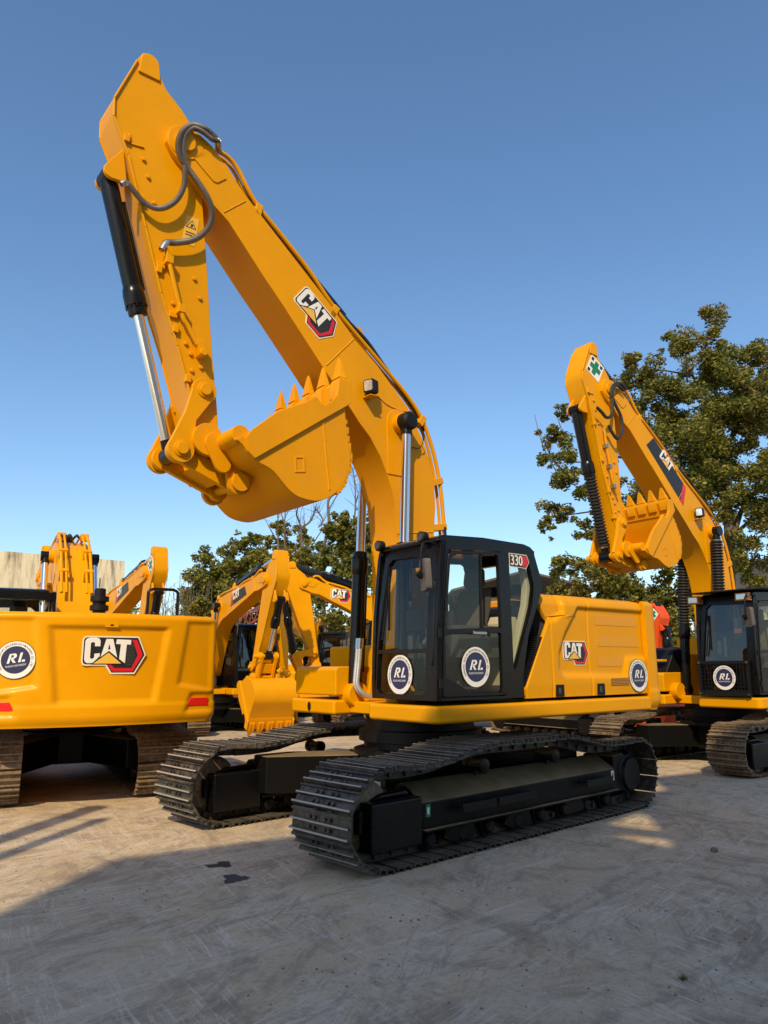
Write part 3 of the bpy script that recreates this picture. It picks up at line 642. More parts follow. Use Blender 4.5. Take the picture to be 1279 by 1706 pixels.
def excavator(C):
    root = thing('excavator', C['label'], 'excavator', (C['X'], C['Y'], 0), C['yu'], 'excavators parked in the yard')
    PA = C.get('paint', YEL); hw = C['hw']; zb, zt = C['zb'], C['zt']; fine = C.get('fine', True); dx = C.get('cdx', 0)
    undercarriage(root, C)
    # ---- platform
    mb = MB(); xf = 1.06 + dx; xr = C.get('cwx', -2.672) + .02; r = .09
    pl = [(xr, hw)] + [(xf - r + r * cos(a), hw - r + r * sin(a)) for a in [pi / 2 - pi / 2 * k / 6 for k in range(7)]] + [(xf, hw - 1.12), (xr, hw - 1.12)]
    mb.prism(pl, zb, zt, 0, mapxy)
    mb.prism([(xr, -hw), (.9 + dx, -hw), (.95 + dx, -hw + .06), (.95 + dx, -.46), (xr, -.46)], zb, zt, 0, mapxy)
    mb.build('platform_frame', PA, root, .035)
    mb = MB(); mb.box((xr, -.45, zb + .02), (.72, hw - 1.13, zt - .02)); mb.prism([(-.3, zt - .02), (.55, zt - .02), (.50, 1.65 + zt - 1.32), (.36, 2.05 + zt - 1.32), (.12, 2.05 + zt - 1.32), (-.2, 1.6 + zt - 1.32)], -.36, -.31); mb.prism([(-.3, zt - .02), (.55, zt - .02), (.50, 1.65 + zt - 1.32), (.36, 2.05 + zt - 1.32), (.12, 2.05 + zt - 1.32), (-.2, 1.6 + zt - 1.32)], .31, .36)
    for sg in (-1, 1): mb.prism(circ(.66 + dx * .5, zt + .06, .15, 20), sg * .45 - .13 if sg < 0 else .35, sg * .45 + .10 if sg < 0 else .55)
    mb.build('boom_bracket', PA, root, .015)
    # ---- right front box
    mb = MB(); X1 = .92 + dx; yb0, yb1 = -hw + .10, -.47
    mb.prism([(-.1, zt + .05), (X1, zt + .05), (X1, zt + .36), (X1 - .04, zt + .395), (-.1, zt + .395)], yb0, yb1); bx = mb.build('tool_box', PA, root, .02)
    mb = MB(); mb.prism(circ(0, 0, 1, 20), 0, .006, 0, lambda u, v, h: (.952 + dx + h, -1.0 + u * .035, zt - .09 + v * .055)); mb.build('dark_oval_hole', PLAS, root)  # flat black oval stands for the dark inside of a hole
    cabo, door, fm, yl, yr = cab(root, C)
    pa, pb, pc, ys = hood(root, C)
    if C.get('bare_cw', True):
        cw, cmp_, tot = counterweight(root, C)
    # ---- arm transforms
    FT, PV, TP_ = V(C['foot']), V(C['pivot']), V(C['tip'])
    def aff(A0, B0, A, B, sn):
        e0 = (B0 - A0).normalized(); n0 = V((-e0.y, e0.x)); e = (B - A).normalized(); n = V((-e.y, e.x)); sa = (B - A).length / (B0 - A0).length
        return lambda p: tuple(A + e * (sa * (V(p) - A0).dot(e0)) + n * (sn * (V(p) - A0).dot(n0)))
    sn = C.get('sn', 1.0); TB = aff(FOOT0, PIV0, FT, PV, C.get('bn', sn)); TS = aff(PIV0, TIP0, PV, TP_, sn)
    ba, bs = C.get('ba', 0), C.get('bs', 1.0)
    def TK(p): q = V(p) - TIP0; return (TP_.x + bs * (q.x * cos(ba) - q.y * sin(ba)), TP_.y + bs * (q.x * sin(ba) + q.y * cos(ba)))
    bwd, swd, bkw = .28 * C.get('wd', 1), .21 * C.get('wd', 1), .72 * C.get('bw', 1.0)
    # ---- boom
    mb = MB(); pb_ = [TB(p) for p in BOOM]; nose0 = 15
    mb.prism([TB(p) for p in BOOM], -bwd, bwd)
    for sg in (-1, 1):
        y0, y1 = (bwd - .002, bwd + .012) if sg > 0 else (-bwd - .012, -bwd + .002)
        mb.prism([TB(p) for p in ((2.955, 7.03), (3.06, 6.93), (3.11, 6.93), (3.36, 7.12), (3.22, 7.28), (3.15, 7.26))], y0, y1)
        mb.prism([TB(p) for p in hull(circ(3.453, 7.251, .19, 24) + [(3.2, 7.2)])], y0, y1 + sg * .0)
        mb.prism([TB(p) for p in circ(3.453, 7.251, .11, 20)], *( (bwd, bwd + .05) if sg > 0 else (-bwd - .05, -bwd)))
        mb.prism([TB(p) for p in hull(circ(.508, 4.66, .20, 24) + [(.70, 4.0), (.32, 4.0)])], y0, y1)
        mb.prism([TB(p) for p in circ(.508, 4.66, .125, 24)], *((bwd, bwd + .10) if sg > 0 else (-bwd - .10, -bwd)))
        for a, b in (((1.60, 5.17), (1.20, 5.62)), ((2.97, 6.61), (2.71, 6.86)), ((.56, 3.28), (-.03, 3.36))):
            p, q = TB(a), TB(b); yy = sg * (bwd + .001); mb.bar((p[0], yy, p[1]), (q[0], yy, q[1]), .012, .014, up=(0, 1, 0))
    bo = mb.build('boom', PA, root, .008, angle=24)
    # ---- tubes along the back of the boom
    TUB = [(3.06, 7.36), (2.93, 7.34), (2.8, 7.24), (2.58, 6.93), (2.2, 6.62), (1.826, 6.31), (1.453, 5.94), (.817, 5.46), (.35, 5.10), (.10, 4.83), (-.06, 4.50), (-.15, 4.2), (-.20, 3.95), (-.235, 3.6), (-.25, 3.3), (-.24, 2.9)]
    for k, (yy, rr, off) in enumerate(((.245, .026, 0), (.165, .02, .0), (-.165, .02, 0), (-.245, .026, 0)) if fine else ((.2, .03, 0), (-.2, .03, 0))):
        mb = MB(); mb.tube(smooth_path([(*[TB(p)[0]], yy * C.get('wd', 1), TB(p)[1]) for p in (TUB if yy > 0 else TUB[1:])], 5), rr, 10); mb.build('hydraulic_tube', PA, bo)
    if fine:
        for yy in (.21, .05, -.08):
            mb = MB(); hp = [TB(p) for p in ((2.62, 6.99), (2.25, 6.68), (1.87, 6.37), (1.5, 6.0), (1.2, 5.82), (.95, 5.66), (.70, 5.42), (.42, 5.16), (.16, 4.90), (.02, 4.68))]
            mb.tube(smooth_path([(p[0], yy, p[1] + .012) for p in hp], 5), .024, 8); mb.build('hydraulic_hose', RUB, bo)  # black hoses added for the dark line of shade and hoses behind the tubes
    for a, b in (((1.53, 5.80), (1.44, 5.97)), ((.15, 4.74), (.07, 4.86)), ((-.05, 4.0), (-.22, 4.06)), ((-.05, 3.42), (-.27, 3.46)), ((2.55, 6.76), (2.52, 6.9))):
        p, q = TB(a), TB(b)
        
        for yy in (-.205, .205):
            mb = MB(); mb.bar((p[0], yy * C.get('wd', 1), p[1]), (q[0], yy * C.get('wd', 1), q[1]), .15 * C.get('wd', 1), .085); mb.build('tube_clamp', PA, bo, .008)
    # ---- boom cylinders
    fb = C.get('fb', .535)
    for sg in (-1, 1):
        p0 = V((.655 + C.get('bcx', dx * .6), sg * .45 * C.get('wd', 1), zt + .08)); q = TB((.508, 4.66)); cylinder(root, p0, (q[0], sg * .43 * C.get('wd', 1), q[1]), fb, .088, .056, 'boom_cylinder', boot=C.get('boot', False), eye=.095, ewid=.085)
    # arm cylinder on top of the boom
    a0, a1 = TB((1.02, 5.80)), TS((3.86, 8.03)); cylinder(root, (a0[0], 0, a0[1]), (a1[0], 0, a1[1]), .62, .10, .06, 'arm_cylinder', boot=C.get('boot', False))
    for sg in (-1, 1): mb = MB(); mb.prism([TB(p) for p in ((.86, 5.36), (.95, 5.80), (1.0, 5.88), (1.07, 5.87), (1.2, 5.64))], sg * .12 - .02, sg * .12 + .02); mb.build('cylinder_bracket', PA, bo, .006)
    # ---- stick
    mb = MB(); mb.prism([TS(p) for p in STICK], -swd, swd);
    for sg in (-1, 1):
        e = sg * .014
        NP = [(3.98, 7.97), (4.17, 7.45), (4.16, 7.27), (3.62, 5.48), (3.25, 4.39), (3.225, 4.5)]
        # flange of the front plate standing proud of the side
        lo = [(3.995, 8.03), (4.20, 7.46), (4.19, 7.25), (4.018, 6.88), (3.79, 6.138), (3.59, 5.47), (3.385, 4.948), (3.20, 4.39)]
        for i in range(len(lo) - 1):
            p, q = TS(lo[i]), TS(lo[i + 1]); yy = sg * (swd + .008); mb.bar((p[0], yy, p[1]), (q[0], yy, q[1]), .022, .028, up=(0, 1, 0))
        mb.prism([TS(p) for p in circ(3.05, 3.99, .15, 24)], *((swd, swd + .07) if sg > 0 else (-swd - .07, -swd)))
        mb.prism([TS(p) for p in hull(circ(3.86, 8.07, .10, 16) + [(3.74, 7.9), (3.98, 7.9)])], *((swd, swd + .022) if sg > 0 else (-swd - .022, -swd)))
        # hinge ears for the bucket cylinder
        mb.prism([TS(p) for p in hull(circ(4.145, 6.68, .085, 16) + [(4.05, 6.98), (3.99, 6.60)])], sg * .13 - .025, sg * .13 + .025)
        if fine and sg > 0:
            for x, z in ((3.86, 6.9), (3.80, 6.72), (3.72, 6.45), (3.62, 5.75), (3.46, 5.4), (3.30, 5.0), (3.12, 4.78), (3.22, 4.72), (3.24, 4.9), (3.17, 5.55), (3.24, 5.75)):
                p = TS((x, z)); mb.cyl((p[0], swd - .002, p[1]), (p[0], swd + .025, p[1]), .022, seg=10)
            for a, b in (((3.862, 7.04), (4.0, 7.02)), ((4.0, 7.02), (4.02, 7.13))):
                p, q = TS(a), TS(b); mb.bar((p[0], swd + .008, p[1]), (q[0], swd + .008, q[1]), .02, .016, up=(0, 1, 0))
            for x, z in ((3.86, 6.42), (3.64, 5.72), (3.43, 5.12), (3.27, 4.62), (4.06, 7.05)):
                p = TS((x - .01, z)); mb.box((p[0] - .03, swd - .03, p[1] - .04), (p[0] + .03, swd + .04, p[1] + .04))
    st = mb.build('stick', PA, root, .008, angle=24)
    # ---- linkage and bucket
    B1 = V(TS((3.10, 4.511))); KP = V(TK((2.686, 3.585))); l1 = .70 * sn; l2 = .683 * bs
    E1 = circ_int(B1, l1, KP, l2, C.get('pick', 1))
    bt = TS((4.145, 6.68)); cylinder(root, (bt[0], 0, bt[1]), (E1.x, 0, E1.y), C.get('fbk', .50), .092, .054, 'bucket_cylinder', boot=C.get('boot', False), eye=.085, ewid=.10, side=-1)
    mb = MB()
    for sg in (-1, 1):
        a0_, a1_ = (swd + .03, swd + .085) if sg > 0 else (-swd - .085, -swd - .03)
        d = (E1 - B1); nn = V((-d.y, d.x)).normalized(); mid = (B1 + E1) / 2
        c1 = circ(B1.x, B1.y, .135 * sn, 20); c2 = circ(E1.x, E1.y, .14 * sn, 20); sgn = 1 if nn.x > 0 else -1
        A = [(B1 + nn * sgn * .125), (mid + nn * sgn * .105 + d * -.05), (E1 + nn * sgn * .135)]; B_ = [(E1 - nn * sgn * .135), (mid - nn * sgn * .035), (B1 - nn * sgn * .13)]
        mb.prism([tuple(p) for p in A + B_], a0_, a1_); mb.prism(c1, a0_ - .001, a1_ + .001); mb.prism(c2, a0_ - .001, a1_ + .001)
        for P_ in (B1, E1):
            ya, yb_ = (a1_, a1_ + .045) if sg > 0 else (a0_ - .045, a0_); mb.prism(circ(P_.x, P_.y, .062 * sn, 14), ya, yb_); mb.prism(circ(P_.x, P_.y, .085 * sn, 18), *((a1_, a1_ + .018) if sg > 0 else (a0_ - .018, a0_)))
    for o_ in (swd + .10,):
        mb.cyl((E1.x, -o_ - .12, E1.y), (E1.x, o_, E1.y), .07 * sn, seg=20)
    mb.cyl((B1.x, -swd - .1, B1.y), (B1.x, swd + .1, B1.y), .05 * sn, seg=16); mb.build('tipping_link', PA, root, .006, angle=30)
    mb = MB(); d = (KP - E1).normalized()
    for sg in (-1, 1):
        y0, y1 = sg * .19 - .035, sg * .19 + .035; nn = V((-d.y, d.x))
        mb.prism([tuple(p) for p in (E1 + nn * .10, KP + nn * .085, KP - nn * .085, E1 - nn * .10)], y0, y1); mb.prism(circ(E1.x, E1.y, .12 * sn, 20), y0 - .002, y1 + .002); mb.prism(circ(KP.x, KP.y, .105 * sn, 20), y0 - .002, y1 + .002)
    m1 = E1.lerp(KP, .35); m2 = E1.lerp(KP, .8); mb.bar((m1.x, 0, m1.y), (m2.x, 0, m2.y), .36, .15, up=(0, 1, 0)) if False else mb.bar((m1.x, 0, m1.y), (m2.x, 0, m2.y), .36, .10)
    mb.cyl((KP.x, -.36, KP.y), (KP.x, .36, KP.y), .055 * sn, seg=16); mb.build('power_link', PA, root, .006)
    PB = C.get('bpaint', YELW)
    bk = MB(); sh = BKT; th = .028
    o2 = []
    for i, p in enumerate(sh):
        a, b = V(sh[max(i - 1, 0)]), V(sh[min(i + 1, len(sh) - 1)]); d = (b - a).normalized(); n = V((d.y, -d.x))
        o2.append(V(p) + n * th if (V(p) + n * th - V((2.1, 4.0))).length < (V(p) - V((2.1, 4.0))).length else V(p) - n * th)
    o2s = smooth_path([(p.x, p.y, 0) for p in o2], 2); shs = smooth_path([(p[0], p[1], 0) for p in sh], 2)
    bk.prism([TK((p.x, p.y)) for p in shs] + [TK((p.x, p.y)) for p in o2s[::-1]], -bkw, bkw)
    # torque tube at the hinge and lip
    tb = TK((2.88, 3.97)); bk.cyl((tb[0], -bkw + .01, tb[1]), (tb[0], bkw - .01, tb[1]), .10 * bs, seg=24)
    bk.prism([TK(p) for p in ((1.645, 4.5), (1.70, 4.5), (1.71, 4.80), (1.66, 4.86), (1.635, 4.80))], -bkw, bkw)
    side = [(p.x, p.y) for p in shs] + RIM
    for sg in (-1, 1):
        y0, y1 = (bkw, bkw + .022) if sg > 0 else (-bkw - .022, -bkw)
        bk.prism([TK(p) for p in side], y0, y1)
        # ears
        ear = hull(circ(3.05, 3.985, .17, 24) + [(2.80, 3.80), (2.86, 3.93)]); ear2 = hull(circ(2.686, 3.585, .13, 24) + [(2.86, 3.86), (2.50, 3.68)])
        for yy in (.30,):
            bk.prism([TK(p) for p in ear], sg * yy - .035, sg * yy + .035); bk.prism([TK(p) for p in ear2], sg * yy - .03, sg * yy + .03)
            bk.prism([TK(p) for p in hull(circ(3.0, 3.95, .10, 16) + circ(2.90, 3.74, .09, 16))], *((yy + .035, yy + .075) if sg > 0 else (-yy - .075, -yy - .035)))
            bk.prism([TK(p) for p in circ(2.686, 3.585, .10, 16)], *((yy + .03, yy + .07) if sg > 0 else (-yy - .07, -yy - .03)))
    if fine:
        bk.plate([TK(p) for p in ((2.287, 3.845), (2.162, 3.865), (2.148, 3.69), (2.276, 3.67))], [[TK(p) for p in ((2.262, 3.825), (2.182, 3.838), (2.172, 3.712), (2.254, 3.698))]], bkw + .02, bkw + .03)
        r1 = [TK((1.94, 4.29)), TK((1.895, 3.9)), TK((1.849, 3.545))]
        bk.tube([(p[0], bkw + .024, p[1]) for p in r1], .010, 6)
        rs = random.Random(3)
        for k in range(16):                                           # rough wear blocks down the front corner of the shell
            t_ = k / 15 * 6.2; i = min(int(t_) + 13, len(BKT) - 2); f_ = t_ - int(t_); p = V(BKT[i]).lerp(V(BKT[i + 1]), f_); c = TK((p.x - .008, p.y - .002))
            s_ = .012 + rs.random() * .016; bk.box((c[0] - s_, bkw - .03, c[1] - s_ * 1.8), (c[0] + s_, bkw + .02, c[1] + s_ * 1.8))
    bko = bk.build('bucket', PB, root, .006, angle=40)
    for sg in (-1, 1):
        y0, y1 = (bkw + .02, bkw + .055) if sg > 0 else (-bkw - .055, -bkw - .02)
        cu = MB(); cu.prism([TK(p) for p in ((1.59, 4.56), (1.585, 4.82), (1.75, 4.825), (1.775, 4.615), (1.85, 4.53), (1.935, 4.465), (1.99, 4.475), (2.044, 4.545), (2.18, 4.445), (2.508, 4.275), (2.79, 4.03), (2.86, 3.93), (2.83, 3.80), (2.75, 3.735))], y0, y1)
        cu.build('side_cutter', PB, bko, .006)
    nt_ = C.get('teeth', 5)
    for k in range(nt_):
        yy = -bkw + .08 + (2 * bkw - .16) * k / (nt_ - 1); t = MB(); w = .075
        i0 = [(1.60, 4.62), (1.60, 4.80), (1.635, 4.88), (1.69, 4.88), (1.74, 4.80), (1.74, 4.62)]
        t.prism([TK(p) for p in i0], yy - w, yy + w)
        st_ = [((1.612, 4.865), (1.715, 4.865), .078), ((1.625, 4.90), (1.705, 4.90), .066), ((1.645, 5.0), (1.692, 5.0), .046), ((1.662, 5.09), (1.678, 5.09), .026), ((1.667, 5.115), (1.673, 5.115), .012)]
        i = len(t.v)
        for ta, tb_, ww in st_:
            A_, B_ = TK(ta), TK(tb_); t.v += [(A_[0], yy - ww, A_[1]), (B_[0], yy - ww, B_[1]), (B_[0], yy + ww, B_[1]), (A_[0], yy + ww, A_[1])]
        for g_ in range(4):
            for j in range(4): t.f.append((i + g_ * 4 + j, i + g_ * 4 + (j + 1) % 4, i + g_ * 4 + 4 + (j + 1) % 4, i + g_ * 4 + 4 + j)); t.m.append(0)
        t.f += [(i + 3, i + 2, i + 1, i), (i + 16, i + 17, i + 18, i + 19)]; t.m += [0, 0]
        for w_ in (-.045, .045): t.bar((*[TK((1.596, 4.64))[0]], yy + w_, TK((1.596, 4.64))[1]), (TK((1.60, 4.86))[0], yy + w_, TK((1.60, 4.86))[1]), .03, .03, up=(0, 1, 0))
        t.build('tooth', PB, bko, .006)
    return dict(root=root, TB=TB, TS=TS, TK=TK, boom=bo, stick=st, cab=cabo, door=door, fm=fm, yl=yl, yr=yr, pa=pa, pb=pb, pc=pc, ys=ys, bwd=bwd, swd=swd, cw=cw, cmp=cmp_, E1=E1, bucket=bko)
#@@MACHINES
R_ = radians
# ------------------------------------------------------------------ camera
FPX, PITCH, ROLL, CAMH = 1242.26, R_(11.708), R_(-.3036), 1.7132
def cam_axes():
    r0, u0, f0 = V((1, 0, 0)), V((0, -sin(PITCH), cos(PITCH))), V((0, cos(PITCH), sin(PITCH)))
    return r0 * cos(ROLL) + u0 * sin(ROLL), -r0 * sin(ROLL) + u0 * cos(ROLL), f0
CR, CU, CF = cam_axes()
cd = bpy.data.cameras.new('camera'); cam = bpy.data.objects.new('camera', cd); COL.objects.link(cam)
M = Matrix((CR, CU, -CF)).transposed().to_4x4(); M.translation = (0, 0, CAMH); cam.matrix_world = M
cd.sensor_fit = 'HORIZONTAL'; cd.sensor_width = 36; cd.lens = 36 * FPX / 1279; cd.clip_end = 1500; cd.clip_start = .05
scn.camera = cam
def at(px, py, Y):                                   # photo pixel -> point at distance Y
    d = CR * ((px - 639.5) / FPX) - CU * ((py - 853) / FPX) + CF
    return V((0, 0, CAMH)) + d * (Y / d.y)

# ------------------------------------------------------------------ the machine in front
Yp = V((0, 1, 0))
MAIN = dict(label='large clean yellow excavator in the foreground, bucket curled high under its tall boom', X=.4203, Y=9.411, yu=R_(218.05), yt=R_(222.87), gauge=2.6, sw=.8, tl=2.56, hw=1.49, zb=1.149, zt=1.324, ztop=2.545, foot=FOOT0, pivot=PIV0, tip=TIP0, ba=0, bs=1)
m1 = excavator(MAIN)
def xz(p, y): return (p[0], y, p[1])
hA = [(3.06, 7.36), (3.114, 7.387), (3.194, 7.442), (3.283, 7.469), (3.412, 7.44), (3.512, 7.31), (3.546, 7.157), (3.517, 7.013), (3.428, 6.918), (3.295, 6.797), (3.181, 6.665), (3.127, 6.529), (3.146, 6.365), (3.225, 6.223), (3.346, 6.111), (3.506, 6.029), (3.60, 5.995), (3.644, 5.904)]
hB = [(3.05, 7.37), (3.11, 7.384), (3.177, 7.375), (3.289, 7.415), (3.397, 7.408), (3.476, 7.278), (3.487, 7.09), (3.455, 6.878), (3.457, 6.699), (3.52, 6.517), (3.634, 6.382), (3.751, 6.334), (3.871, 6.37), (3.952, 6.442), (4.033, 6.513), (4.085, 6.48)]
for k, (h, y0, y1, r) in enumerate(((hA, .36, .30, .030), (hB, .37, .27, .026))):
    n = len(h); P = smooth_path([(p[0], (.26 if i == 0 else y0 + (y1 - y0) * (i / (n - 1)) ** 1.5), p[1]) for i, p in enumerate(h)], 6)
    mb = MB(); mb.tube(P, r, 10); o = mb.build('hydraulic_hose', RUB, m1['stick'])
    sp = MB(); pts = []; q = smooth_path([(p.x, p.y, p.z) for p in P[6:-8]], 4)
    mb2 = MB(); rr = [r * (1.16 if (i % 2) else 1.0) for i in range(len(q))]
    mb2.tube(q, lambda g: r * (1.20 if g % 2 else .98), 10); mb2.build('hose_spiral_guard', flat('hose_guard_%d' % k, (.27, .25, .225), .34, .6, .3, 60), o)
    f = MB(); f.tube(P[:7], r * 1.15, 10); f.build('hose_fitting', STL, o); f = MB(); f.tube(P[-9:], r * 1.1, 10); f.build('hose_fitting', STL, o)
ts = [(3.644, 5.90), (3.595, 5.94), (3.545, 5.791), (3.388, 5.286), (3.308, 5.159), (3.201, 4.989)]
mb = MB(); mb.tube(smooth_path([xz(p, .285) for p in ts], 6), .024, 10); mb.build('hydraulic_tube', YEL, m1['stick'])
mb = MB()
for x, z in ((3.56, 5.83), (3.40, 5.33)): mb.box((x - .05, .2, z - .045), (x + .03, .315, z + .045)); mb.box((x + .01, .2, z - .09), (x + .10, .24, z - .03)); mb.build('tube_clamp', YEL, m1['stick'], .006); mb = MB()
mb.prism([(3.22, 5.02), (3.13, 5.05), (3.12, 4.93), (3.18, 4.88)], .205, .33); mb.cyl((3.15, .2, 4.9), (3.15, .36, 4.9), .04, seg=10); mb.build('tube_clamp', YEL, m1['stick'], .006)
# warning sticker on the stick
mb = MB(); S = m1['swd']; mp = plane_map((3.31, S + .004, 6.29), (-1, 0, 0), (-.12, 0, 1)); mb.sheet([(-.075, -.17), (.075, -.17), (.075, .17), (-.075, .17)], 0, 0, mp)
mb.sheet([(-.06, .03), (.06, .03), (0, .13)], .0015, 1, mp); mb.sheet([(-.045, .038), (.045, .038), (0, .113)], .003, 0, mp); mb.sheet([(-.01, .045), (.012, .045), (.02, .075), (-.005, .085)], .0045, 1, mp)
for z in (-.02, -.05, -.13): mb.sheet([(-.05, z), (.05, z), (.05, z - .012), (-.05, z - .012)], .0015, 1, mp)
mb.build('warning_sticker', [YELV, DKV], m1['stick'], smooth=False, recalc=False)
# work lamp with its cable
def work_lamp(m, p, y):
    x, z = p; mb = MB(); a = V((x, y + .10, z))
    mb.plate(rrect(-.075, -.085, .075, .085, .03), [], -.05, .05, 0, plane_map(a, (-.35, .93, 0), (.05, 0, 1)))
    mb.plate(rrect(-.055, -.065, .055, .065, .02), [], -.006, .006, 1, plane_map(a + V((.055, .02, 0)), (-.35, .93, 0), (.05, 0, 1)))
    mb.box((x - .06, y - .01, z - .125), (x + .05, y + .16, z - .115), 2); mb.cyl(a + V((0, 0, -.12)), a + V((0, 0, -.07)), .03, seg=10)
    return mb.build('work_lamp', [PLAS, LENS, YEL], m, .008)
work_lamp(m1['boom'], (1.02, 5.01), .28)
mb = MB(); mb.tube(smooth_path([(.95, .30, 4.93), (.88, .29, 4.968), (.80, .288, 4.935), (.705, .288, 4.885), (.557, .288, 4.86), (.405, .288, 4.857), (.31, .29, 4.87)], 4), .006, 6); mb.build('lamp_cable', ORL, m1['boom'])
mb = MB(); mb.tube(smooth_path([(.42, .44, 4.66), (.30, .42, 4.62), (.20, .38, 4.50), (.22, .33, 4.40), (.32, .30, 4.40)], 4), .006, 6); mb.build('grease_line', RUB, m1['boom'])
mb = MB(); mb.lathe((.508, .345, 4.66), (.508, .53, 4.66), [(0, .10), (.02, .115), (.16, .115), (.185, .08)], 24); mb.build('pin_cap', PLAS, m1['boom'])
# hoses and fittings by the far boom cylinder
for k in range(2):
    mb = MB(); y = -.30 + k * .05; mb.tube(smooth_path([(.70, y - .02, 1.95), (.715, y - .02, 1.78), (.74, y - .01, 1.62), (.75, y + .0, 1.50), (.70, y + .04, 1.40), (.60, y + .07, 1.36)], 8), lambda g: .026 * (1.0 if g % 2 else 1.10), 10); o = mb.build('braided_hose', SILV, m1['root'])
    f = MB(); f.tube([(.69, y - .02, 2.05), (.70, y - .02, 1.93)], .036, 8); f.build('hose_fitting', STL, o)
# logos and round stickers
U, W = (-.79, 0, -.61), (-.61, 0, .79)
o_ = V((2.053, m1['bwd'] + .004, 5.864)) - V(W) * .27 * .385 - V(U) * .03 * .385
logo_hex(m1['boom'], plane_map(o_, U, W, .385))
logo_hex(m1['pb'], plane_map((-1.032, m1['ys'] - .040, 1.712), (-1, 0, 0), (0, 0, 1), .288))
round_sticker(m1['pc'], plane_map((-2.45, m1['ys'] + .004, 1.585), (-1, 0, 0), (0, 0, 1)), .2)
round_sticker(m1['door'], plane_map((.494, m1['yl'] - .005, 1.705), (-1, 0, 0), (0, 0, 1)), .205)
fm = m1['fm']; round_sticker(m1['cab'], lambda u, v, h: fm(.883 + u, 1.63 + v, -.022 + h), .205)
mb = MB(); mp = plane_map((-.078, m1['yl'] + .004, 2.812), (-1, 0, 0), (0, 0, 1))
mb.prism([(-.005, -.012), (.27, -.016), (.325, .06), (.285, .142), (-.005, .142)], -.004, .001, 0, mp); mb.sheet([(.0, -.004), (.265, -.008), (.315, .06), (.278, .134), (.0, .134)], .0025, 2, mp); mb.sheet([(.205, .004), (.258, .002), (.302, .062), (.268, .124), (.205, .124)], .004, 1, mp)
for j, dx_ in enumerate((-.003, .003)): put_text(mb, '330', mp, .0055 + j * .0015, 3, .008 + dx_, .010, .165, .195)
mb.build('number_decal', [CRM, REDV, DKV, WHT], m1['cab'], smooth=False, recalc=False)

# ------------------------------------------------------------------ machine seen from the back on the left
ML = dict(label='yellow excavator seen from behind, wide counterweight with big logo and red reflectors', X=-5.10, Y=12.5, yu=R_(119), yt=R_(116), gauge=2.2, sw=.8, tl=2.75, hw=1.465, zb=1.015, zt=1.19, ztop=2.395, foot=(.27, 1.95), pivot=(5.3, 3.75), tip=(4.9, .9), ba=R_(60), bs=.95, track=TRKB, cwr=3.4)
m2 = excavator(ML)
logo_hex(m2['cw'], (lambda f: (lambda u, v, h: f((u - .8) * .47, (v - .5) * .47, h + .006)))(m2['cmp'](.05, .62)))
round_sticker(m2['cw'], m2['cmp'](-1.07, .58, .012), .22, rot=R_(8))
for sg in (-1, 1):
    mb = MB(); f = m2['cmp'](sg * 1.20, .185, .012); mb.prism([(-.17 * sg, -.05), (.16 * sg, -.05), (.16 * sg, .05), (-.10 * sg, .05)], -.02, .004, 0, f); mb.build('rear_reflector', REDL, m2['cw'], .003)
mb = MB(); f = m2['cmp'](.0, .89, .0); mb.prism([(-.08, -.025), (.08, -.025), (.08, .025), (-.08, .025)], -.01, .002, 0, f); mb.prism([(-.02, -.01), (.02, -.01), (.02, .01), (-.02, .01)], 0, .004, 1, f); mb.build('camera_cover', [YELW, PLAS], m2['cw'])
mb = MB()
for dx_ in (0, -.42):
    mb.tube(smooth_path([(-2.45, -.62 + dx_, 2.38), (-2.45, -.62 + dx_, 2.78)], 4), .022, 8)
mb.tube([(-2.45, -.62, 2.77), (-2.45, -.64, 2.80), (-2.45, -.69, 2.82), (-2.45, -.97, 2.82), (-2.45, -1.02, 2.80), (-2.45, -1.04, 2.77)], .022, 8); mb.build('hand_rail', BLK, m2['root'])
mb = MB(); mb.lathe((-1.9, -.05, 2.4), (-1.9, -.05, 2.85), [(0, .09), (.12, .09), (.13, .13), (.2, .13), (.21, .09), (.25, .09), (.26, .13), (.33, .13), (.34, .08), (.44, .08), (.45, .05)], 16); mb.build('exhaust_pipe', PLAS, m2['root'])

# ------------------------------------------------------------------ machine on the right
RM = dict(label='yellow excavator with ribbed rubber sleeves on its cylinders and a mesh cab guard', X=6.27, Y=14.29, yu=R_(215), yt=R_(218), gauge=2.25, sw=.62, tl=2.15, kz=.92, hw=1.40, zb=1.0, zt=1.185, ztop=2.3, foot=(.05, 1.72), pivot=(2.99, 6.46), tip=(2.89, 3.62), ba=R_(-14), bs=.80, bw=.74, sn=.84, bn=.92, wd=.84, cdx=.15, bcx=-.12, boot=True, dark=True, track=TRKB, fb=.42, fbk=.47, fine=True)
m3 = excavator(RM)
TB, TS = m3['TB'], m3['TS']; bw3 = m3['bwd']
q = [TB(p) for p in ((2.42, 6.28), (2.17, 6.46), (1.22, 5.55), (1.36, 5.15))]
d = (V(q[2]) - V(q[1])).normalized(); U3 = V((d.x, 0, d.y)); W3 = V((d.y, 0, -d.x)); mp3 = plane_map((q[0][0], bw3 + .004, q[0][1]), U3, W3)
def loc2(p): v = V((p[0] - q[0][0], 0, p[1] - q[0][1])); return (v.dot(U3), v.dot(W3))
quad = [loc2(q[0]), loc2(q[1]), loc2(q[2]), loc2(q[3])]
logo_wedge(m3['boom'], mp3, quad, .34, .34, .02)
sx = TS((3.80, 7.62)); green_cross(m3['stick'], plane_map((sx[0], m3['swd'] + .004, sx[1]), (-.85, 0, -.5), (-.5, 0, .85)), .18)
work_lamp(m3['boom'], TB((.98, 5.02)), bw3)
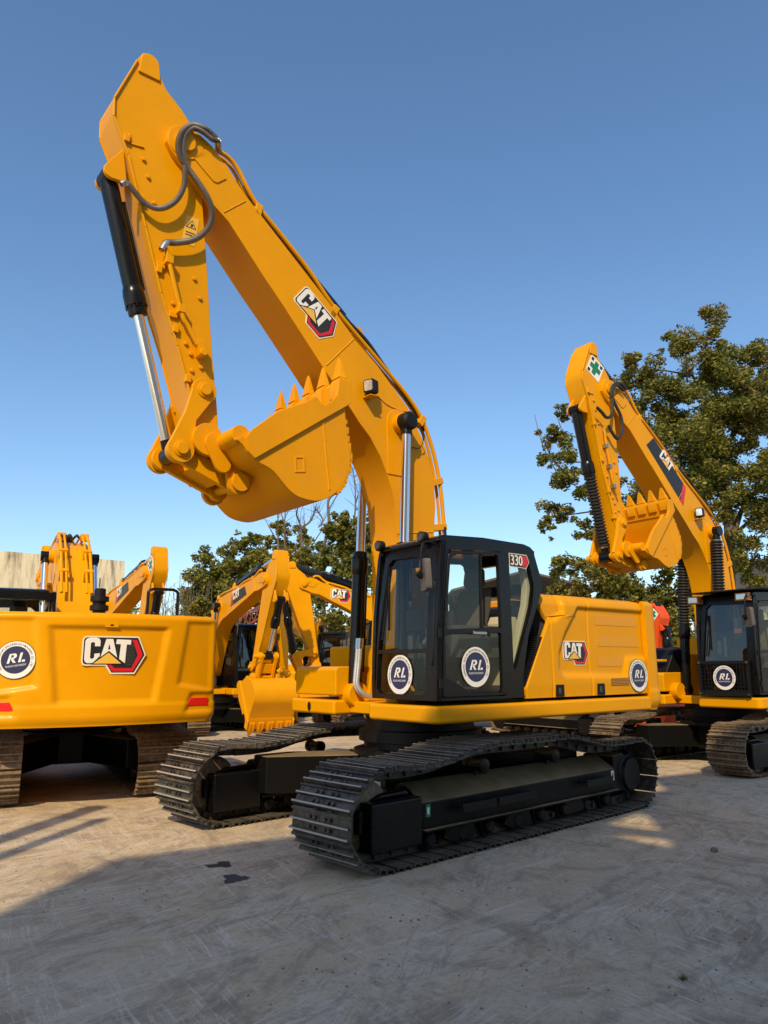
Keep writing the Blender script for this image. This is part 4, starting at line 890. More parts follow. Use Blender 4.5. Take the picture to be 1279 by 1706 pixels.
for hp in ([(3.0, 7.35), (3.2, 7.42), (3.42, 7.32), (3.50, 7.1), (3.36, 6.9), (3.2, 6.7), (3.16, 6.45), (3.3, 6.2), (3.45, 6.25), (3.6, 6.4)], [(3.1, 7.3), (3.3, 7.35), (3.45, 7.2), (3.46, 6.9), (3.5, 6.65), (3.65, 6.55), (3.8, 6.62), (3.95, 6.68)]):
    mb = MB(); mb.tube(smooth_path([(*[TS(p)[0]], bw3 + .08, TS(p)[1]) for p in hp], 5), .028, 8); mb.build('hydraulic_hose', RUB, m3['stick'])
mb = MB(); mb.tube(smooth_path([(TS(p)[0], m3['swd'] + .06, TS(p)[1]) for p in ((3.62, 6.38), (3.55, 6.0), (3.42, 5.5), (3.36, 5.3), (3.22, 5.05))], 5), .022, 8); mb.build('hydraulic_tube', YEL, m3['stick'])
mb = MB()
for p in ((3.56, 6.0), (3.45, 5.6), (3.33, 5.22)): t = TS(p); mb = MB(); mb.box((t[0] - .03, m3['swd'], t[1] - .035), (t[0] + .03, m3['swd'] + .09, t[1] + .035)); mb.build('tube_clamp', STL, m3['stick'], .004)
# mesh guard, visor, lamps, tassel
yl, yr, fm = m3['yl'], m3['yr'], m3['fm']
mb = MB(); g0, g1, h0, h1 = yr + .02, yl - .12, 1.2, 1.78
mb.plate([(g0, h0), (g1, h0), (g1, h1), (g0, h1)], [[(g0 + .05, h0 + .08), (g1 - .05, h0 + .08), (g1 - .05, h1 - .05), (g0 + .05, h1 - .05)]], .03, .06, 0, fm)
for k in range(15): y = g0 + .05 + k * (g1 - g0 - .1) / 14; mb.bar(fm(y, h0 + .06, .045), fm(y, h1 - .04, .045), .010, .010)
for k in range(8): z = h0 + .09 + k * .06; mb.bar(fm(g0 + .04, z, .045), fm(g1 - .04, z, .045), .010, .010)
for y in (g0 + .03, g1 - .03):
    for z in (h0 + .03, h1 - .03): mb.cyl(fm(y, z, .055), fm(y, z, .085), .018, seg=8, m=1)
mb.build('mesh_guard', [PLAS, STL], m3['cab'])
round_sticker(m3['cab'], lambda u, v, h: fm((g0 + g1) / 2 + .02 + u, 1.50 + v, .066 + h), .2)
round_sticker(m3['door'], plane_map((.62, m3['yl'] + .016, 1.5), (-1, 0, 0), (0, 0, 1)), .2)
mb = MB(); mb.prism([(1.55, 2.93), (1.0, 2.99), (-.4, 3.02), (-.4, 2.99), (1.0, 2.955), (1.55, 2.905)], yr - .10, yl + .10); mb.build('rain_visor', PLAS, m3['cab'], .01)
for y in (yr + .03, yl - .14):
    mb = MB(); mb.box((1.08, y - .11, 2.77), (1.24, y + .11, 2.90), 0); mb.box((1.24, y - .085, 2.785), (1.25, y + .085, 2.885), 1); mb.build('roof_lamp', [ORL, LENS], m3['cab'], .012)
mb = MB(); mb.tube(smooth_path([fm(yl - .25, 2.62, -.06), fm(yl - .26, 2.45, -.06), fm(yl - .235, 2.2, -.06)], 4), .014, 6); 
for k in range(7): mb.bar(fm(yl - .50 + k * .03, 1.98 - .01 * (k % 3), -.10), fm(yl - .50 + k * .032, 1.82 + .02 * (k % 2), -.10), .012, .012)
mb.build('red_tassel', REDV, m3['cab'])
mb = MB(); mb.cyl(fm(yr + .33, 1.9, -.12), fm(yr + .33, 2.12, -.12), .035, seg=12); mb.cyl(fm(yr + .44, 1.85, -.12), fm(yr + .44, 2.18, -.12), .025, seg=12); mb.build('bottle', WHT, m3['cab'])
mb = MB(); mb.prism([(.2, 1.19), (.9, 1.19), (.9, 1.62), (.62, 2.0), (.3, 2.05)], -1.36, -.50); mb.build('front_cover', PLAS, m3['root'], .03)
mb = MB(); mb.box((.85, -1.1, 1.78), (.98, -.52, 1.82)); mb.build('step_bar', YEL, m3['root'], .004)
for sg in (0,):
    mb = MB(); mb.tube(smooth_path([(.45, -1.34, 2.0), (.6, -1.34, 2.55), (.66, -1.30, 2.62), (.7, -1.25, 2.5), (.85, -1.2, 1.7)], 5), .016, 8); mb.build('hand_rail', STL, m3['root'])

# ------------------------------------------------------------------ smaller machines behind
SM = dict(gauge=2.0, sw=.6, tl=1.9, kz=.86, hw=1.30, zb=.98, zt=1.16, ztop=2.25, wd=.78, sn=.74, bn=.8, bs=.72, bw=.78, fine=False, cdx=.1, track=TRKB, dark=True)
def small(**k):
    c = dict(SM); c.update(k); return excavator(c)
m4 = small(label='yellow excavator with its bucket set on the ground, just right of the big counterweight', X=-4.92, Y=21.5, yu=R_(-55), yt=R_(-55), foot=(.1, 1.68), pivot=(3.75, 3.83), tip=(3.05, 1.32), ba=R_(156), bs=.76)
m5 = small(label='yellow excavator with short level boom, behind the toolbox of the foreground excavator', X=.15, Y=21.3, yu=R_(200), yt=R_(200), foot=(-.1, 1.6), pivot=(2.55, 3.93), tip=(2.2, 1.75), ba=R_(100), boot=True)
m6 = small(label='yellow excavator behind the big counterweight, green cross on its upright stick', X=-8.3, Y=22, yu=R_(-55), yt=R_(-55), foot=(.1, 1.68), pivot=(4.55, 3.98), tip=(3.95, 1.7), ba=R_(110))
m7 = small(label='orange excavator mostly hidden behind the hood of the front machine', X=5.0, Y=20.3, yu=R_(-55), yt=R_(-55), foot=(.1, 1.6), pivot=(2.55, 2.75), tip=(2.6, 1.3), ba=R_(100), paint=ORG, bpaint=ORG, sn=.5, bn=.55)
m8 = small(label='yellow excavator farthest back in the middle, mostly hidden behind two crossed booms', X=-2.2, Y=27.5, yu=R_(-110), yt=R_(-110), foot=(.1, 1.6), pivot=(3.3, 3.1), tip=(3.2, 1.2), ba=R_(120))
for m, nq in ((m4, 0), (m6, 1)):
    TB = m['TB']; q = [TB(p) for p in ((2.40, 6.14), (2.14, 6.32), (1.25, 5.52), (1.36, 5.1))]
    d = (V(q[1]) - V(q[2])).normalized(); Ua = V((d.x, 0, d.y)); Wa = V((-d.y, 0, d.x)); mp_ = plane_map((q[3][0], -m['bwd'] - .004, q[3][1]), Ua, Wa)
    def l2(p): v = V((p[0] - q[3][0], 0, p[1] - q[3][1])); return (v.dot(Ua), v.dot(Wa))
    logo_wedge(m['boom'], mp_, [l2(x) for x in q], .36, .17, .03)
for m in (m6, m7, ):
    s_ = m['TS']((3.83, 7.55)); green_cross(m['stick'], plane_map((s_[0], -m['swd'] - .004, s_[1]), (.7, 0, .7), (-.7, 0, .7)), .17 if m is m6 else .12)
tb = m5['TB']; p = tb((1.9, 5.85)); d = (V(tb((1.4, 5.4))) - V(tb((2.3, 6.3)))).normalized()
logo_hex(m5['boom'], plane_map((m5['TB']((1.95, 5.75))[0] + .42, m5['bwd'] + .004, m5['TB']((1.95, 5.75))[1]), (-1, 0, -.05), (-.05, 0, 1), .36))

# ------------------------------------------------------------------ ground
def gpt(px, py):
    d = CR * ((px - 639.5) / FPX) - CU * ((py - 853) / FPX) + CF; return V((0, 0, CAMH)) + d * (-CAMH / d.z)
def ground_mat():
    m, t, b = nt('worn_concrete'); g = N(t, 'ShaderNodeNewGeometry'); P = g.outputs['Position']
    def mapp(scale, rot=0):
        m0 = N(t, 'ShaderNodeMapping'); m0.inputs['Rotation'].default_value = (0, 0, rot); L(t, P, m0.inputs['Vector']); mp = N(t, 'ShaderNodeMapping'); mp.inputs['Scale'].default_value = scale; L(t, m0.outputs['Vector'], mp.inputs['Vector']); return mp.outputs['Vector']
    big = noise(t, .35, 6, .6, P, .6); mid = noise(t, 1.6, 8, .65, P, .4); fin = noise(t, 26, 6, .7, P); grit = noise(t, 140, 3, .6, P)
    st1 = noise(t, 1.0, 8, .70, mapp((.9, 3.0, 1), -1.15), 1.2); st2 = noise(t, 1.0, 8, .70, mapp((.8, 3.4, 1), -.75), 1.6); st3 = noise(t, .8, 8, .7, P, 3.0)
    base = mix(t, ramp(t, big, [(.36, (0, 0, 0)), (.64, (1, 1, 1))]), (.48, .39, .27), (.57, .43, .255))
    base = mix(t, ramp(t, mid, [(.44, (0, 0, 0)), (.66, (.8,) * 3)]), base, (.60, .505, .37))
    base = mix(t, ramp(t, st3, [(.48, (0, 0, 0)), (.62, (.85,) * 3)]), base, (.30, .232, .152))
    base = mix(t, ramp(t, st1, [(.54, (0, 0, 0)), (.66, (.7,) * 3)]), base, (.28, .225, .155))
    base = mix(t, ramp(t, st2, [(.56, (0, 0, 0)), (.68, (.75,) * 3)]), base, (.68, .60, .48))
    base = mix(t, ramp(t, fin, [(.3, (.6,) * 3), (.48, (0, 0, 0))]), base, (.22, .185, .13))
    base = mix(t, ramp(t, grit, [(.62, (0, 0, 0)), (.75, (.5,) * 3)]), base, (.56, .47, .33))
    for sc, ro, off, col, amt in (((1.6, 20, 1), -.9, 0, (.66, .59, .48), .6), ((1.6, 18, 1), -2.1, 3, (.68, .61, .51), .6), ((1.5, 17, 1), -1.35, 5, (.29, .23, .16), .55), ((1.4, 15, 1), -.55, 7, (.28, .225, .16), .45)):
        sn_ = noise(t, 1.0, 5, .75, mapp(sc, ro), 1.2); ms = mix(t, 1, ramp(t, sn_, [(.53, (0, 0, 0)), (.61, (min(1, amt * 1.2),) * 3)]), ramp(t, noise(t, .55 + off * .07, 4, .6, P, 1.0), [(.42, (0, 0, 0)), (.62, (1, 1, 1))]), 'MULTIPLY')
        base = mix(t, ms, base, col)
    for x0, y0, x1, y1 in ((801, 1583, 1072, 1444), (830, 1586, 1100, 1452), (300, 1560, 640, 1466)):
        pa, pb = gpt(x0, y0), gpt(x1, y1); dl = (pb - pa).normalized(); ln = (pb - pa).length; nl = V((-dl.y, dl.x, 0))
        dn = N(t, 'ShaderNodeVectorMath', operation='DOT_PRODUCT'); L(t, P, dn.inputs[0]); dn.inputs[1].default_value = nl
        dt = N(t, 'ShaderNodeVectorMath', operation='DOT_PRODUCT'); L(t, P, dt.inputs[0]); dt.inputs[1].default_value = dl
        c1 = N(t, 'ShaderNodeMath', operation='COMPARE'); L(t, dn.outputs['Value'], c1.inputs[0]); c1.inputs[1].default_value = pa.dot(nl); c1.inputs[2].default_value = .028
        c2 = N(t, 'ShaderNodeMath', operation='COMPARE'); L(t, dt.outputs['Value'], c2.inputs[0]); c2.inputs[1].default_value = pa.dot(dl) + ln / 2; c2.inputs[2].default_value = ln * .5
        mm = N(t, 'ShaderNodeMath', operation='MULTIPLY'); L(t, c1.outputs[0], mm.inputs[0]); L(t, c2.outputs[0], mm.inputs[1])
        base = mix(t, mix(t, 1, mm.outputs[0], ramp(t, fin, [(.40, (.55,) * 3), (.60, (.1,) * 3)]), 'MULTIPLY'), base, (.25, .21, .155))
    L(t, base, b.inputs['Base Color']); L(t, ramp(t, mid, [(.3, (.72,) * 3), (.7, (.92,) * 3)]), b.inputs['Roughness'])
    ad = N(t, 'ShaderNodeMath', operation='ADD'); L(t, fin, ad.inputs[0]); L(t, st1, ad.inputs[1])
    bump(t, b, ad.outputs[0], .5, .03); return m
mb = MB(); mb.face([(-400, -200, 0), (400, -200, 0), (400, 600, 0), (-400, 600, 0)]); gnd = mb.build('ground', ground_mat()); tag(gnd, kind='structure')
OIL = flat('oil_stain', (.035, .030, .026), .5, vary=.4, scale=14)
rs = random.Random(11)
for px, py, r, sq, lab in ((368, 1441, .10, .6, 'small dark oil spot on the concrete, the one farther from the camera'), (391, 1464, .10, .7, 'small dark oil spot on the concrete, the one nearer the camera')):
    d = CR * ((px - 639.5) / FPX) - CU * ((py - 853) / FPX) + CF; c = V((0, 0, CAMH)) + d * (-CAMH / d.z); n = 26
    pts = []
    for k in range(n): a = 2 * pi * k / n; rr = r * (1 + .35 * sin(3 * a + px) + .25 * rs.uniform(-1, 1)); pts.append((c.x + rr * cos(a), c.y + rr * sq * 1.6 * sin(a), .004))
    mb = MB(); mb.face(pts); o = mb.build('oil_stain', OIL); tag(o, lab, 'stain')
def gpt(px, py):
    d = CR * ((px - 639.5) / FPX) - CU * ((py - 853) / FPX) + CF; return V((0, 0, CAMH)) + d * (-CAMH / d.z)
STN = flat('stone', (.16, .14, .11), .85, vary=.4, scale=25)
def pebble(c, r):
    bm = bmesh.new(); bmesh.ops.create_icosphere(bm, subdivisions=2, radius=r)
    for v in bm.verts: v.co *= 1 + .25 * rs.uniform(-1, 1); v.co.z *= .65
    me = bpy.data.meshes.new('stone'); bm.to_mesh(me); bm.free(); me.materials.append(STN); o = bpy.data.objects.new('stone', me); COL.objects.link(o); o.location = (c.x, c.y, r * .45); return o
tag(pebble(gpt(1190, 1419), .035), 'lone clod of dry earth on the shaded concrete at right', 'stone')
mb = MB()
for k in range(260):
    c = gpt(rs.gauss(690, 30), rs.gauss(1528, 9)) if k < 16 else gpt(rs.uniform(0, 330), rs.uniform(1330, 1520)) if k < 110 else gpt(rs.uniform(400, 1270), rs.uniform(1400, 1690)); s = rs.uniform(.003, .009) * (1.4 if k < 6 else 1)
    i = len(mb.v); mb.v += [(c.x - s, c.y - s * .7, .0), (c.x + s, c.y - s, .0), (c.x + s * .8, c.y + s, .0), (c.x - s, c.y + s, .0), (c.x, c.y, s * 1.1)]; mb.f += [(i, i + 1, i + 4), (i + 1, i + 2, i + 4), (i + 2, i + 3, i + 4), (i + 3, i, i + 4)]; mb.m += [0] * 4
tag(mb.build('loose_grit', STN, smooth=False), 'loose grit and crumbs of earth scattered over the concrete', 'grit', kind='stuff')
GRS = flat('grass_blade', (.10, .14, .02), .7, vary=.3)
mb = MB(); c = gpt(1138, 1632)
for k in range(46):
    a = rs.uniform(0, 2 * pi); r = rs.uniform(0, .02); h = rs.uniform(.012, .035); t_ = rs.uniform(.01, .03); b = V((c.x + r * cos(a), c.y + r * sin(a), 0)); e = b + V((t_ * cos(a), t_ * sin(a), h)); s_ = V((-sin(a), cos(a), 0)) * .003
    mb.face([b - s_, b + s_, e])
tag(mb.build('grass_tuft', GRS, smooth=False), 'tiny tuft of green grass growing from the concrete at lower right', 'grass')

# ------------------------------------------------------------------ buildings behind
def stained_wall(name, base, stain):
    m, t, b = nt(name); g = N(t, 'ShaderNodeNewGeometry'); P = g.outputs['Position']
    mp = N(t, 'ShaderNodeMapping'); mp.inputs['Scale'].default_value = (1.6, 1.6, .22); L(t, P, mp.inputs['Vector'])
    f = noise(t, 1.3, 8, .7, mp.outputs[0], .2); f2 = noise(t, 3.5, 8, .7, P)
    s = N(t, 'ShaderNodeSeparateXYZ'); L(t, P, s.inputs[0])
    mr = N(t, 'ShaderNodeMapRange'); mr.inputs[1].default_value = 3.5; mr.inputs[2].default_value = 9; L(t, s.outputs['Z'], mr.inputs[0])
    mu = N(t, 'ShaderNodeMath', operation='MULTIPLY'); L(t, ramp(t, f, [(.46, (0, 0, 0)), (.66, (1,) * 3)]), mu.inputs[0]); L(t, mr.outputs[0], mu.inputs[1])
    c = mix(t, mu.outputs[0], base, stain); c = mix(t, ramp(t, f2, [(.58, (0, 0, 0)), (.75, (.6,) * 3)]), c, tuple(x * .55 for x in base))
    L(t, c, b.inputs['Base Color']); b.inputs['Roughness'].default_value = .9; bump(t, b, f2, .3, .03); return m
WALL = stained_wall('stained_render', (.74, .64, .43), (.10, .085, .06)); WALL2 = stained_wall('grey_concrete', (.36, .35, .32), (.16, .15, .13))
DARK = flat('dark_opening', (.012, .012, .012), .6)
b0 = thing('building', 'pale weather stained flat roofed block behind the machines at far left', 'building', (-17.6, 50, 0))
wd = V((-5.8, -4.6, 0)).normalized(); wn = V((wd.y, -wd.x, 0)); wn = wn if wn.y < 0 else -wn
mpw = plane_map((0, 0, 0), wd, (0, 0, 1))
mb = MB(); Wl, Hh = 17, 8.75
mb.plate([(0, 0), (Wl, 0), (Wl, Hh), (0, Hh)], [[(2.0, 3.6), (2.9, 3.6), (2.9, 6.0), (2.0, 6.0)], [(7.5, 3.6), (8.6, 3.6), (8.6, 6.0), (7.5, 6.0)]], -.3, 0, 0, mpw)
sgn_ = 1 if V(mpw(0, 0, 1)).y < 0 else -1
mb.plate([(0, 0), (Wl, 0), (Wl, Hh), (0, Hh)], [], sgn_ * -8, sgn_ * -7.7, 0, mpw)
mb.prism([(0, -.3 * sgn_), (.3, -.3 * sgn_), (.3, -7.7 * sgn_), (0, -7.7 * sgn_)], 0, Hh, 0, lambda u, v, h: mpw(u, h, v)); mb.prism([(Wl - .3, -.3 * sgn_), (Wl, -.3 * sgn_), (Wl, -7.7 * sgn_), (Wl - .3, -7.7 * sgn_)], 0, Hh, 0, lambda u, v, h: mpw(u, h, v))
mb.prism([(.3, -.3 * sgn_), (Wl - .3, -.3 * sgn_), (Wl - .3, -7.7 * sgn_), (.3, -7.7 * sgn_)], Hh - .9, Hh - .6, 0, lambda u, v, h: mpw(u, h, v))
mb.build('wall', WALL, b0)
for a, b in ((2.0, 2.9), (7.5, 8.6)):
    mb = MB(); mb.plate([(a, 3.6), (b, 3.6), (b, 6.0), (a, 6.0)], [], -.25, -.2, 0, mpw); mb.bar(mpw((a + b) / 2, 3.6, -.1 * sgn_), mpw((a + b) / 2, 6, -.1 * sgn_), .06, .06, 0); mb.build('window', DARK, b0)
mb = MB(); mb.cyl(mpw(1.6, 3, .12 * sgn_), mpw(1.6, 8.4, .12 * sgn_), .07, seg=10); mb.box(tuple(V(mpw(1.6, 7.2, .12 * sgn_)) - V((.16, .16, .3))), tuple(V(mpw(1.6, 7.2, .12 * sgn_)) + V((.16, .16, .3)))); mb.build('drain_pipe', flat('drain_pipe_paint', (.12, .10, .08), .8), b0)
sh = thing('shed', 'open shed with a pale roof and red steel lattice truss behind the hood', 'shed', (0, 0, 0))
RED_S = flat('red_oxide_steel', (.16, .035, .025), .7, vary=.3); ROOFW = flat('pale_roof_sheet', (.62, .60, .58), .6, vary=.1); DKROOF = flat('dark_roof_sheet', (.08, .075, .075), .7, vary=.2)
mb = MB(); x0, x1, Y = 4.0, 9.4, 36
mb.bar((x0, Y, 5.05), (x1, Y, 5.05), .12, .12); mb.bar((x0, Y, 4.2), (x1, Y, 4.2), .10, .10)
for k in range(9):
    xa = x0 + (x1 - x0) * k / 9; xb = x0 + (x1 - x0) * (k + .5) / 9; xc = x0 + (x1 - x0) * (k + 1) / 9
    mb.bar((xa, Y, 4.2), (xb, Y, 5.05), .06, .06); mb.bar((xb, Y, 5.05), (xc, Y, 4.2), .06, .06); mb.bar((xb, Y, 5.05), (xb, Y, 4.2), .05, .05)
for x in (x0, x1): mb.bar((x, Y, 0), (x, Y, 5.4), .25, .25); mb.bar((x, Y + 9, 0), (x, Y + 9, 5.4), .25, .25)
mb.build('lattice_truss', RED_S, sh)
mb = MB(); mb.prism([(x0 - .8, 5.2), ((x0 + x1) / 2, 6.1), (x1 + .8, 5.2), (x1 + .8, 5.3), ((x0 + x1) / 2, 6.2), (x0 - .8, 5.3)], Y - .6, Y + 9.6); mb.build('roof', DKROOF, sh)
mb = MB(); mb.box((x0, Y + 8.9, 0), (x1, Y + 9.0, 5.2)); mb.box((x0 + .3, Y + .5, 2.6), (x1 - .3, Y + .58, 5.1)); mb.build('wall_panel', ROOFW, sh)
lt = MB(); p0, p1 = at(395, 1050, 34), at(470, 1008, 34)
for o1 in (V((0, 0, 0)), V((0, .5, 0)), V((0, 0, .55)), V((0, .5, .55))): lt.bar(p0 + o1, p1 + o1, .06, .06)
for k in range(8):
    a = p0.lerp(p1, k / 8); b = p0.lerp(p1, (k + 1) / 8); lt.bar(a, b + V((0, 0, .55)), .04, .04); lt.bar(a + V((0, 0, .55)), b, .04, .04)
lt.bar(V((p1.x, p1.y, 0)), p1, .2, .2); lt.bar(V((p0.x, p0.y, 0)), p0, .2, .2)
tag(lt.build('lattice_beam', RED_S), 'red steel lattice beam seen below the boom behind the counterweight', 'beam')
mb = MB(); a = at(1150, 980, 31); b = at(1330, 980, 28)
mpr = plane_map((a.x, a.y, 0), (b - a) * V((1, 1, 0)), (0, 0, 1)); mb.plate([(0, 0), (12, 0), (12, 5.6), (0, 5.6)], [], -.3, 0, 0, mpr); mb.plate([(0, 5.6), (12, 5.6), (12, 5.75), (0, 5.75)], [], -.4, .1, 0, mpr)
tag(mb.build('yard_wall', WALL2), 'tall grey concrete wall behind the tree at the right edge', 'wall')

# ------------------------------------------------------------------ trees
def leaf(name, c):
    m, t, b = nt(name); f = noise(t, 2.5, 4, .6, coords(t)); col = mix(t, f, tuple(x * .7 for x in c), tuple(x * 1.3 for x in c)); L(t, col, b.inputs['Base Color']); b.inputs['Roughness'].default_value = .55; b.inputs['Specular IOR Level'].default_value = .3
    tl = N(t, 'ShaderNodeBsdfTranslucent'); L(t, col, tl.inputs['Color']); mx = N(t, 'ShaderNodeMixShader'); mx.inputs[0].default_value = .3
    o = t.nodes['Material Output']; L(t, b.outputs[0], mx.inputs[1]); L(t, tl.outputs[0], mx.inputs[2]); L(t, mx.outputs[0], o.inputs['Surface']); return m
LF = [leaf('leaf_olive', (.175, .180, .030)), leaf('leaf_dark', (.085, .105, .020)), leaf('leaf_yellow', (.31, .265, .040)), leaf('leaf_brown', (.23, .15, .045))]
BARK = flat('bark', (.13, .105, .08), .9, vary=.45, scale=18)
def crown(name, clusters, Y, per, ls, weights, parent, seed, depth=1.0):
    r_ = random.Random(seed); v = []; f = []; mi = []
    for cx, cy, rp in clusters:
        c = at(cx, cy, Y); R0 = rp / FPX * Y; c = c + V((0, r_.uniform(-1, 1) * R0 * 1.3 * depth, 0)); n = int(per * 15 * (R0 ** 2) + 80)
        subs = [(c + V((r_.gauss(0, .5), r_.gauss(0, .55), r_.gauss(0, .42))) * R0, R0 * r_.uniform(.25, .5)) for _ in range(14)]
        tint = r_.uniform(-.15, .2)
        for k in range(n):
            sc, sr = subs[r_.randrange(14)]
            d = V((r_.gauss(0, 1), r_.gauss(0, 1), r_.gauss(0, .75))); d = d.normalized() * (sr * (r_.random() ** .45))
            p = sc + d; s = ls * r_.uniform(.6, 1.35)
            a = V((r_.gauss(0, 1), r_.gauss(0, 1), r_.gauss(0, .6))).normalized(); b = a.cross(V((r_.gauss(0, 1), r_.gauss(0, 1), r_.gauss(0, 1)))).normalized() * (s * .5)
            a = a * s; i = len(v)
            v += [tuple(p - a), tuple(p + b - a * .1), tuple(p + a), tuple(p - b - a * .1)]; f.append((i, i + 1, i + 2, i + 3))
            w = r_.random() + tint; mi.append(0 if w < weights[0] else 1 if w < weights[1] else 2 if w < weights[2] else 3)
    mb = MB(); mb.v, mb.f, mb.m = v, f, mi
    return mb.build(name, LF, parent, smooth=False, recalc=False)
def tree(label, Y, base, clusters, limbs, per=150, ls=.10, w=(.4, .75, .96), seed=1, cat='tree', name='tree'):
    t = thing(name, label, cat, (0, 0, 0)); b = at(base[0], 1100, Y); t.location = (b.x, b.y, 0)
    c = crown('crown', clusters, Y, per, ls, w, t, seed); c.location = (-b.x, -b.y, 0)
    mb = MB(); r_ = random.Random(seed + 5)
    for pts, r0, r1 in limbs:
        P = [at(x, y, Y + .5 + r_.uniform(-.2, .5)) for x, y in pts]
        P = [p for p in P]
        if pts[0][1] > 1090: P[0].z = 0
        mb.tube(smooth_path(P, 6), r0, 8, 0, r1)
    k = mb.build('trunk', BARK, t); k.location = (-b.x, -b.y, 0)
    return t
T1 = [(1150, 575, 45), (1075, 612, 42), (1220, 620, 50), (1268, 590, 30), (1110, 660, 52), (1180, 680, 58), (1240, 700, 55), (1282, 660, 45), (1060, 690, 42), (1042, 622, 22), (1140, 740, 58), (1200, 770, 55), (1262, 780, 50), (1085, 760, 42), (1045, 745, 28),
      (1150, 812, 42), (1230, 838, 40), (1285, 840, 45), (1062, 822, 30), (925, 722, 26), (950, 760, 28), (912, 762, 16), (975, 700, 20), (938, 690, 15), (930, 803, 26), (968, 822, 20), (925, 858, 26), (903, 876, 15), (992, 785, 18), (1002, 852, 26), (980, 885, 22), (1090, 862, 28), (1250, 902, 38), (1160, 885, 22), (1285, 935, 42), (1190, 610, 40), (1120, 560, 16), (1330, 700, 60), (1330, 850, 60), (1330, 600, 50), (1200, 720, 45), (1210, 660, 40), (1180, 790, 45), (1125, 700, 45), (1250, 740, 40), (1170, 850, 34), (1110, 800, 36)]
tree('tall broad leafy tree with a forked trunk behind the right excavator', 26, (1216, 1100), T1,
     [([(1216, 1110), (1215, 980), (1214, 880), (1206, 800), (1202, 720), (1190, 640)], .26, .07), ([(1214, 930), (1225, 880), (1238, 845), (1262, 815), (1285, 790)], .13, .05), ([(1208, 830), (1175, 780), (1130, 730), (1085, 690)], .11, .04),
      ([(1204, 760), (1230, 700), (1250, 640)], .10, .03), ([(1214, 900), (1250, 868), (1290, 850)], .09, .04), ([(1140, 800), (1060, 840), (1000, 850), (930, 860)], .06, .02), ([(1040, 845), (985, 820), (935, 800)], .035, .012), ([(1010, 765), (975, 735), (930, 720)], .035, .012), ([(1150, 625), (1085, 615), (1045, 622)], .04, .012), ([(1190, 640), (1225, 600), (1262, 585)], .05, .015), ([(1130, 735), (1040, 760), (960, 770), (915, 760)], .06, .015), ([(1190, 680), (1150, 620), (1140, 580)], .07, .02), ([(1206, 810), (1160, 810), (1145, 810)], .06, .03), ([(1215, 985), (1180, 1000), (1150, 1010)], .08, .05), ([(960, 770), (935, 715), (925, 680)], .03, .01), ([(935, 800), (905, 745), (890, 690)], .025, .008)], 270, .068, (.50, .80, .97), 3)
tree('low bushy olive tree with a leaning grey limb behind the hood of the front excavator', 24, (1215, 1100), [(938, 950, 26), (975, 955, 32), (1020, 962, 34), (1060, 978, 34), (1100, 990, 28), (1000, 988, 38), (955, 990, 25), (1102, 955, 22), (1046, 938, 20), (930, 935, 10), (1010, 930, 16), (1135, 985, 26), (1160, 960, 24), (1080, 1020, 34), (1120, 1030, 34), (1030, 1020, 30), (980, 1020, 30), (1185, 1010, 30), (930, 985, 18), (1145, 1030, 30)],
     [([(1215, 1110), (1200, 1040), (1165, 1005), (1110, 1000), (1075, 985), (1048, 972), (1030, 955)], .14, .06), ([(1085, 985), (1040, 985), (980, 970)], .06, .02)], 320, .062, (.58, .80, .98), 5)
tree('round crowned green tree behind the boom of the excavator right of the big counterweight', 38, (395, 1100), [(396, 915, 24), (350, 952, 32), (422, 932, 30), (380, 970, 42), (332, 990, 26), (440, 972, 32), (400, 1010, 38), (350, 1022, 28), (452, 1010, 28), (347, 932, 20), (416, 897, 15), (320, 960, 14), (365, 985, 34), (415, 960, 30), (395, 945, 24), (440, 940, 22), (310, 1000, 24), (370, 1050, 34), (430, 1048, 34), (330, 1055, 28)],
     [([(395, 1110), (396, 1020), (400, 960), (410, 915)], .2, .05), ([(397, 1010), (370, 980), (345, 950)], .1, .03)], 110, .105, (.55, .80, .98), 7)
tree('thin yellowing tree with sparse leaves under the raised bucket', 36, (490, 1100), [(468, 882, 18), (502, 892, 18), (448, 902, 15), (485, 922, 20), (522, 930, 20), (500, 960, 28), (468, 952, 26), (532, 972, 22), (515, 1000, 26), (455, 985, 20), (485, 1030, 30), (530, 1040, 30), (490, 990, 30), (455, 940, 22), (510, 935, 22), (475, 905, 18)],
     [([(490, 1110), (490, 980), (480, 920), (468, 850)], .12, .02), ([(490, 970), (510, 910), (505, 860)], .07, .015), ([(485, 940), (455, 890), (440, 862)], .05, .01), ([(500, 940), (525, 900), (545, 870)], .05, .01)], 110, .10, (.34, .46, .84), 9)
tree('dense dark green tree left of the black boom cylinder of the front excavator', 33, (590, 1100), [(572, 868, 22), (600, 882, 22), (556, 902, 26), (592, 922, 32), (622, 932, 28), (562, 952, 32), (602, 968, 28), (622, 865, 13), (642, 902, 22), (546, 988, 26), (612, 1000, 26), (575, 985, 25), (655, 960, 25), (560, 1030, 30), (610, 1040, 30), (585, 905, 26), (540, 930, 24), (578, 945, 30), (610, 905, 24), (560, 885, 20)],
     [([(590, 1110), (590, 1000), (588, 930), (580, 870)], .17, .04), ([(590, 980), (615, 920), (622, 865)], .08, .02)], 140, .095, (.48, .84, .99), 11)
bt = thing('tree', 'bare leafless tree with crooked branches just below the raised bucket', 'tree'); bl = at(545, 1100, 35); bt.location = (bl.x, bl.y, 0)
mb = MB(); rb = random.Random(4)
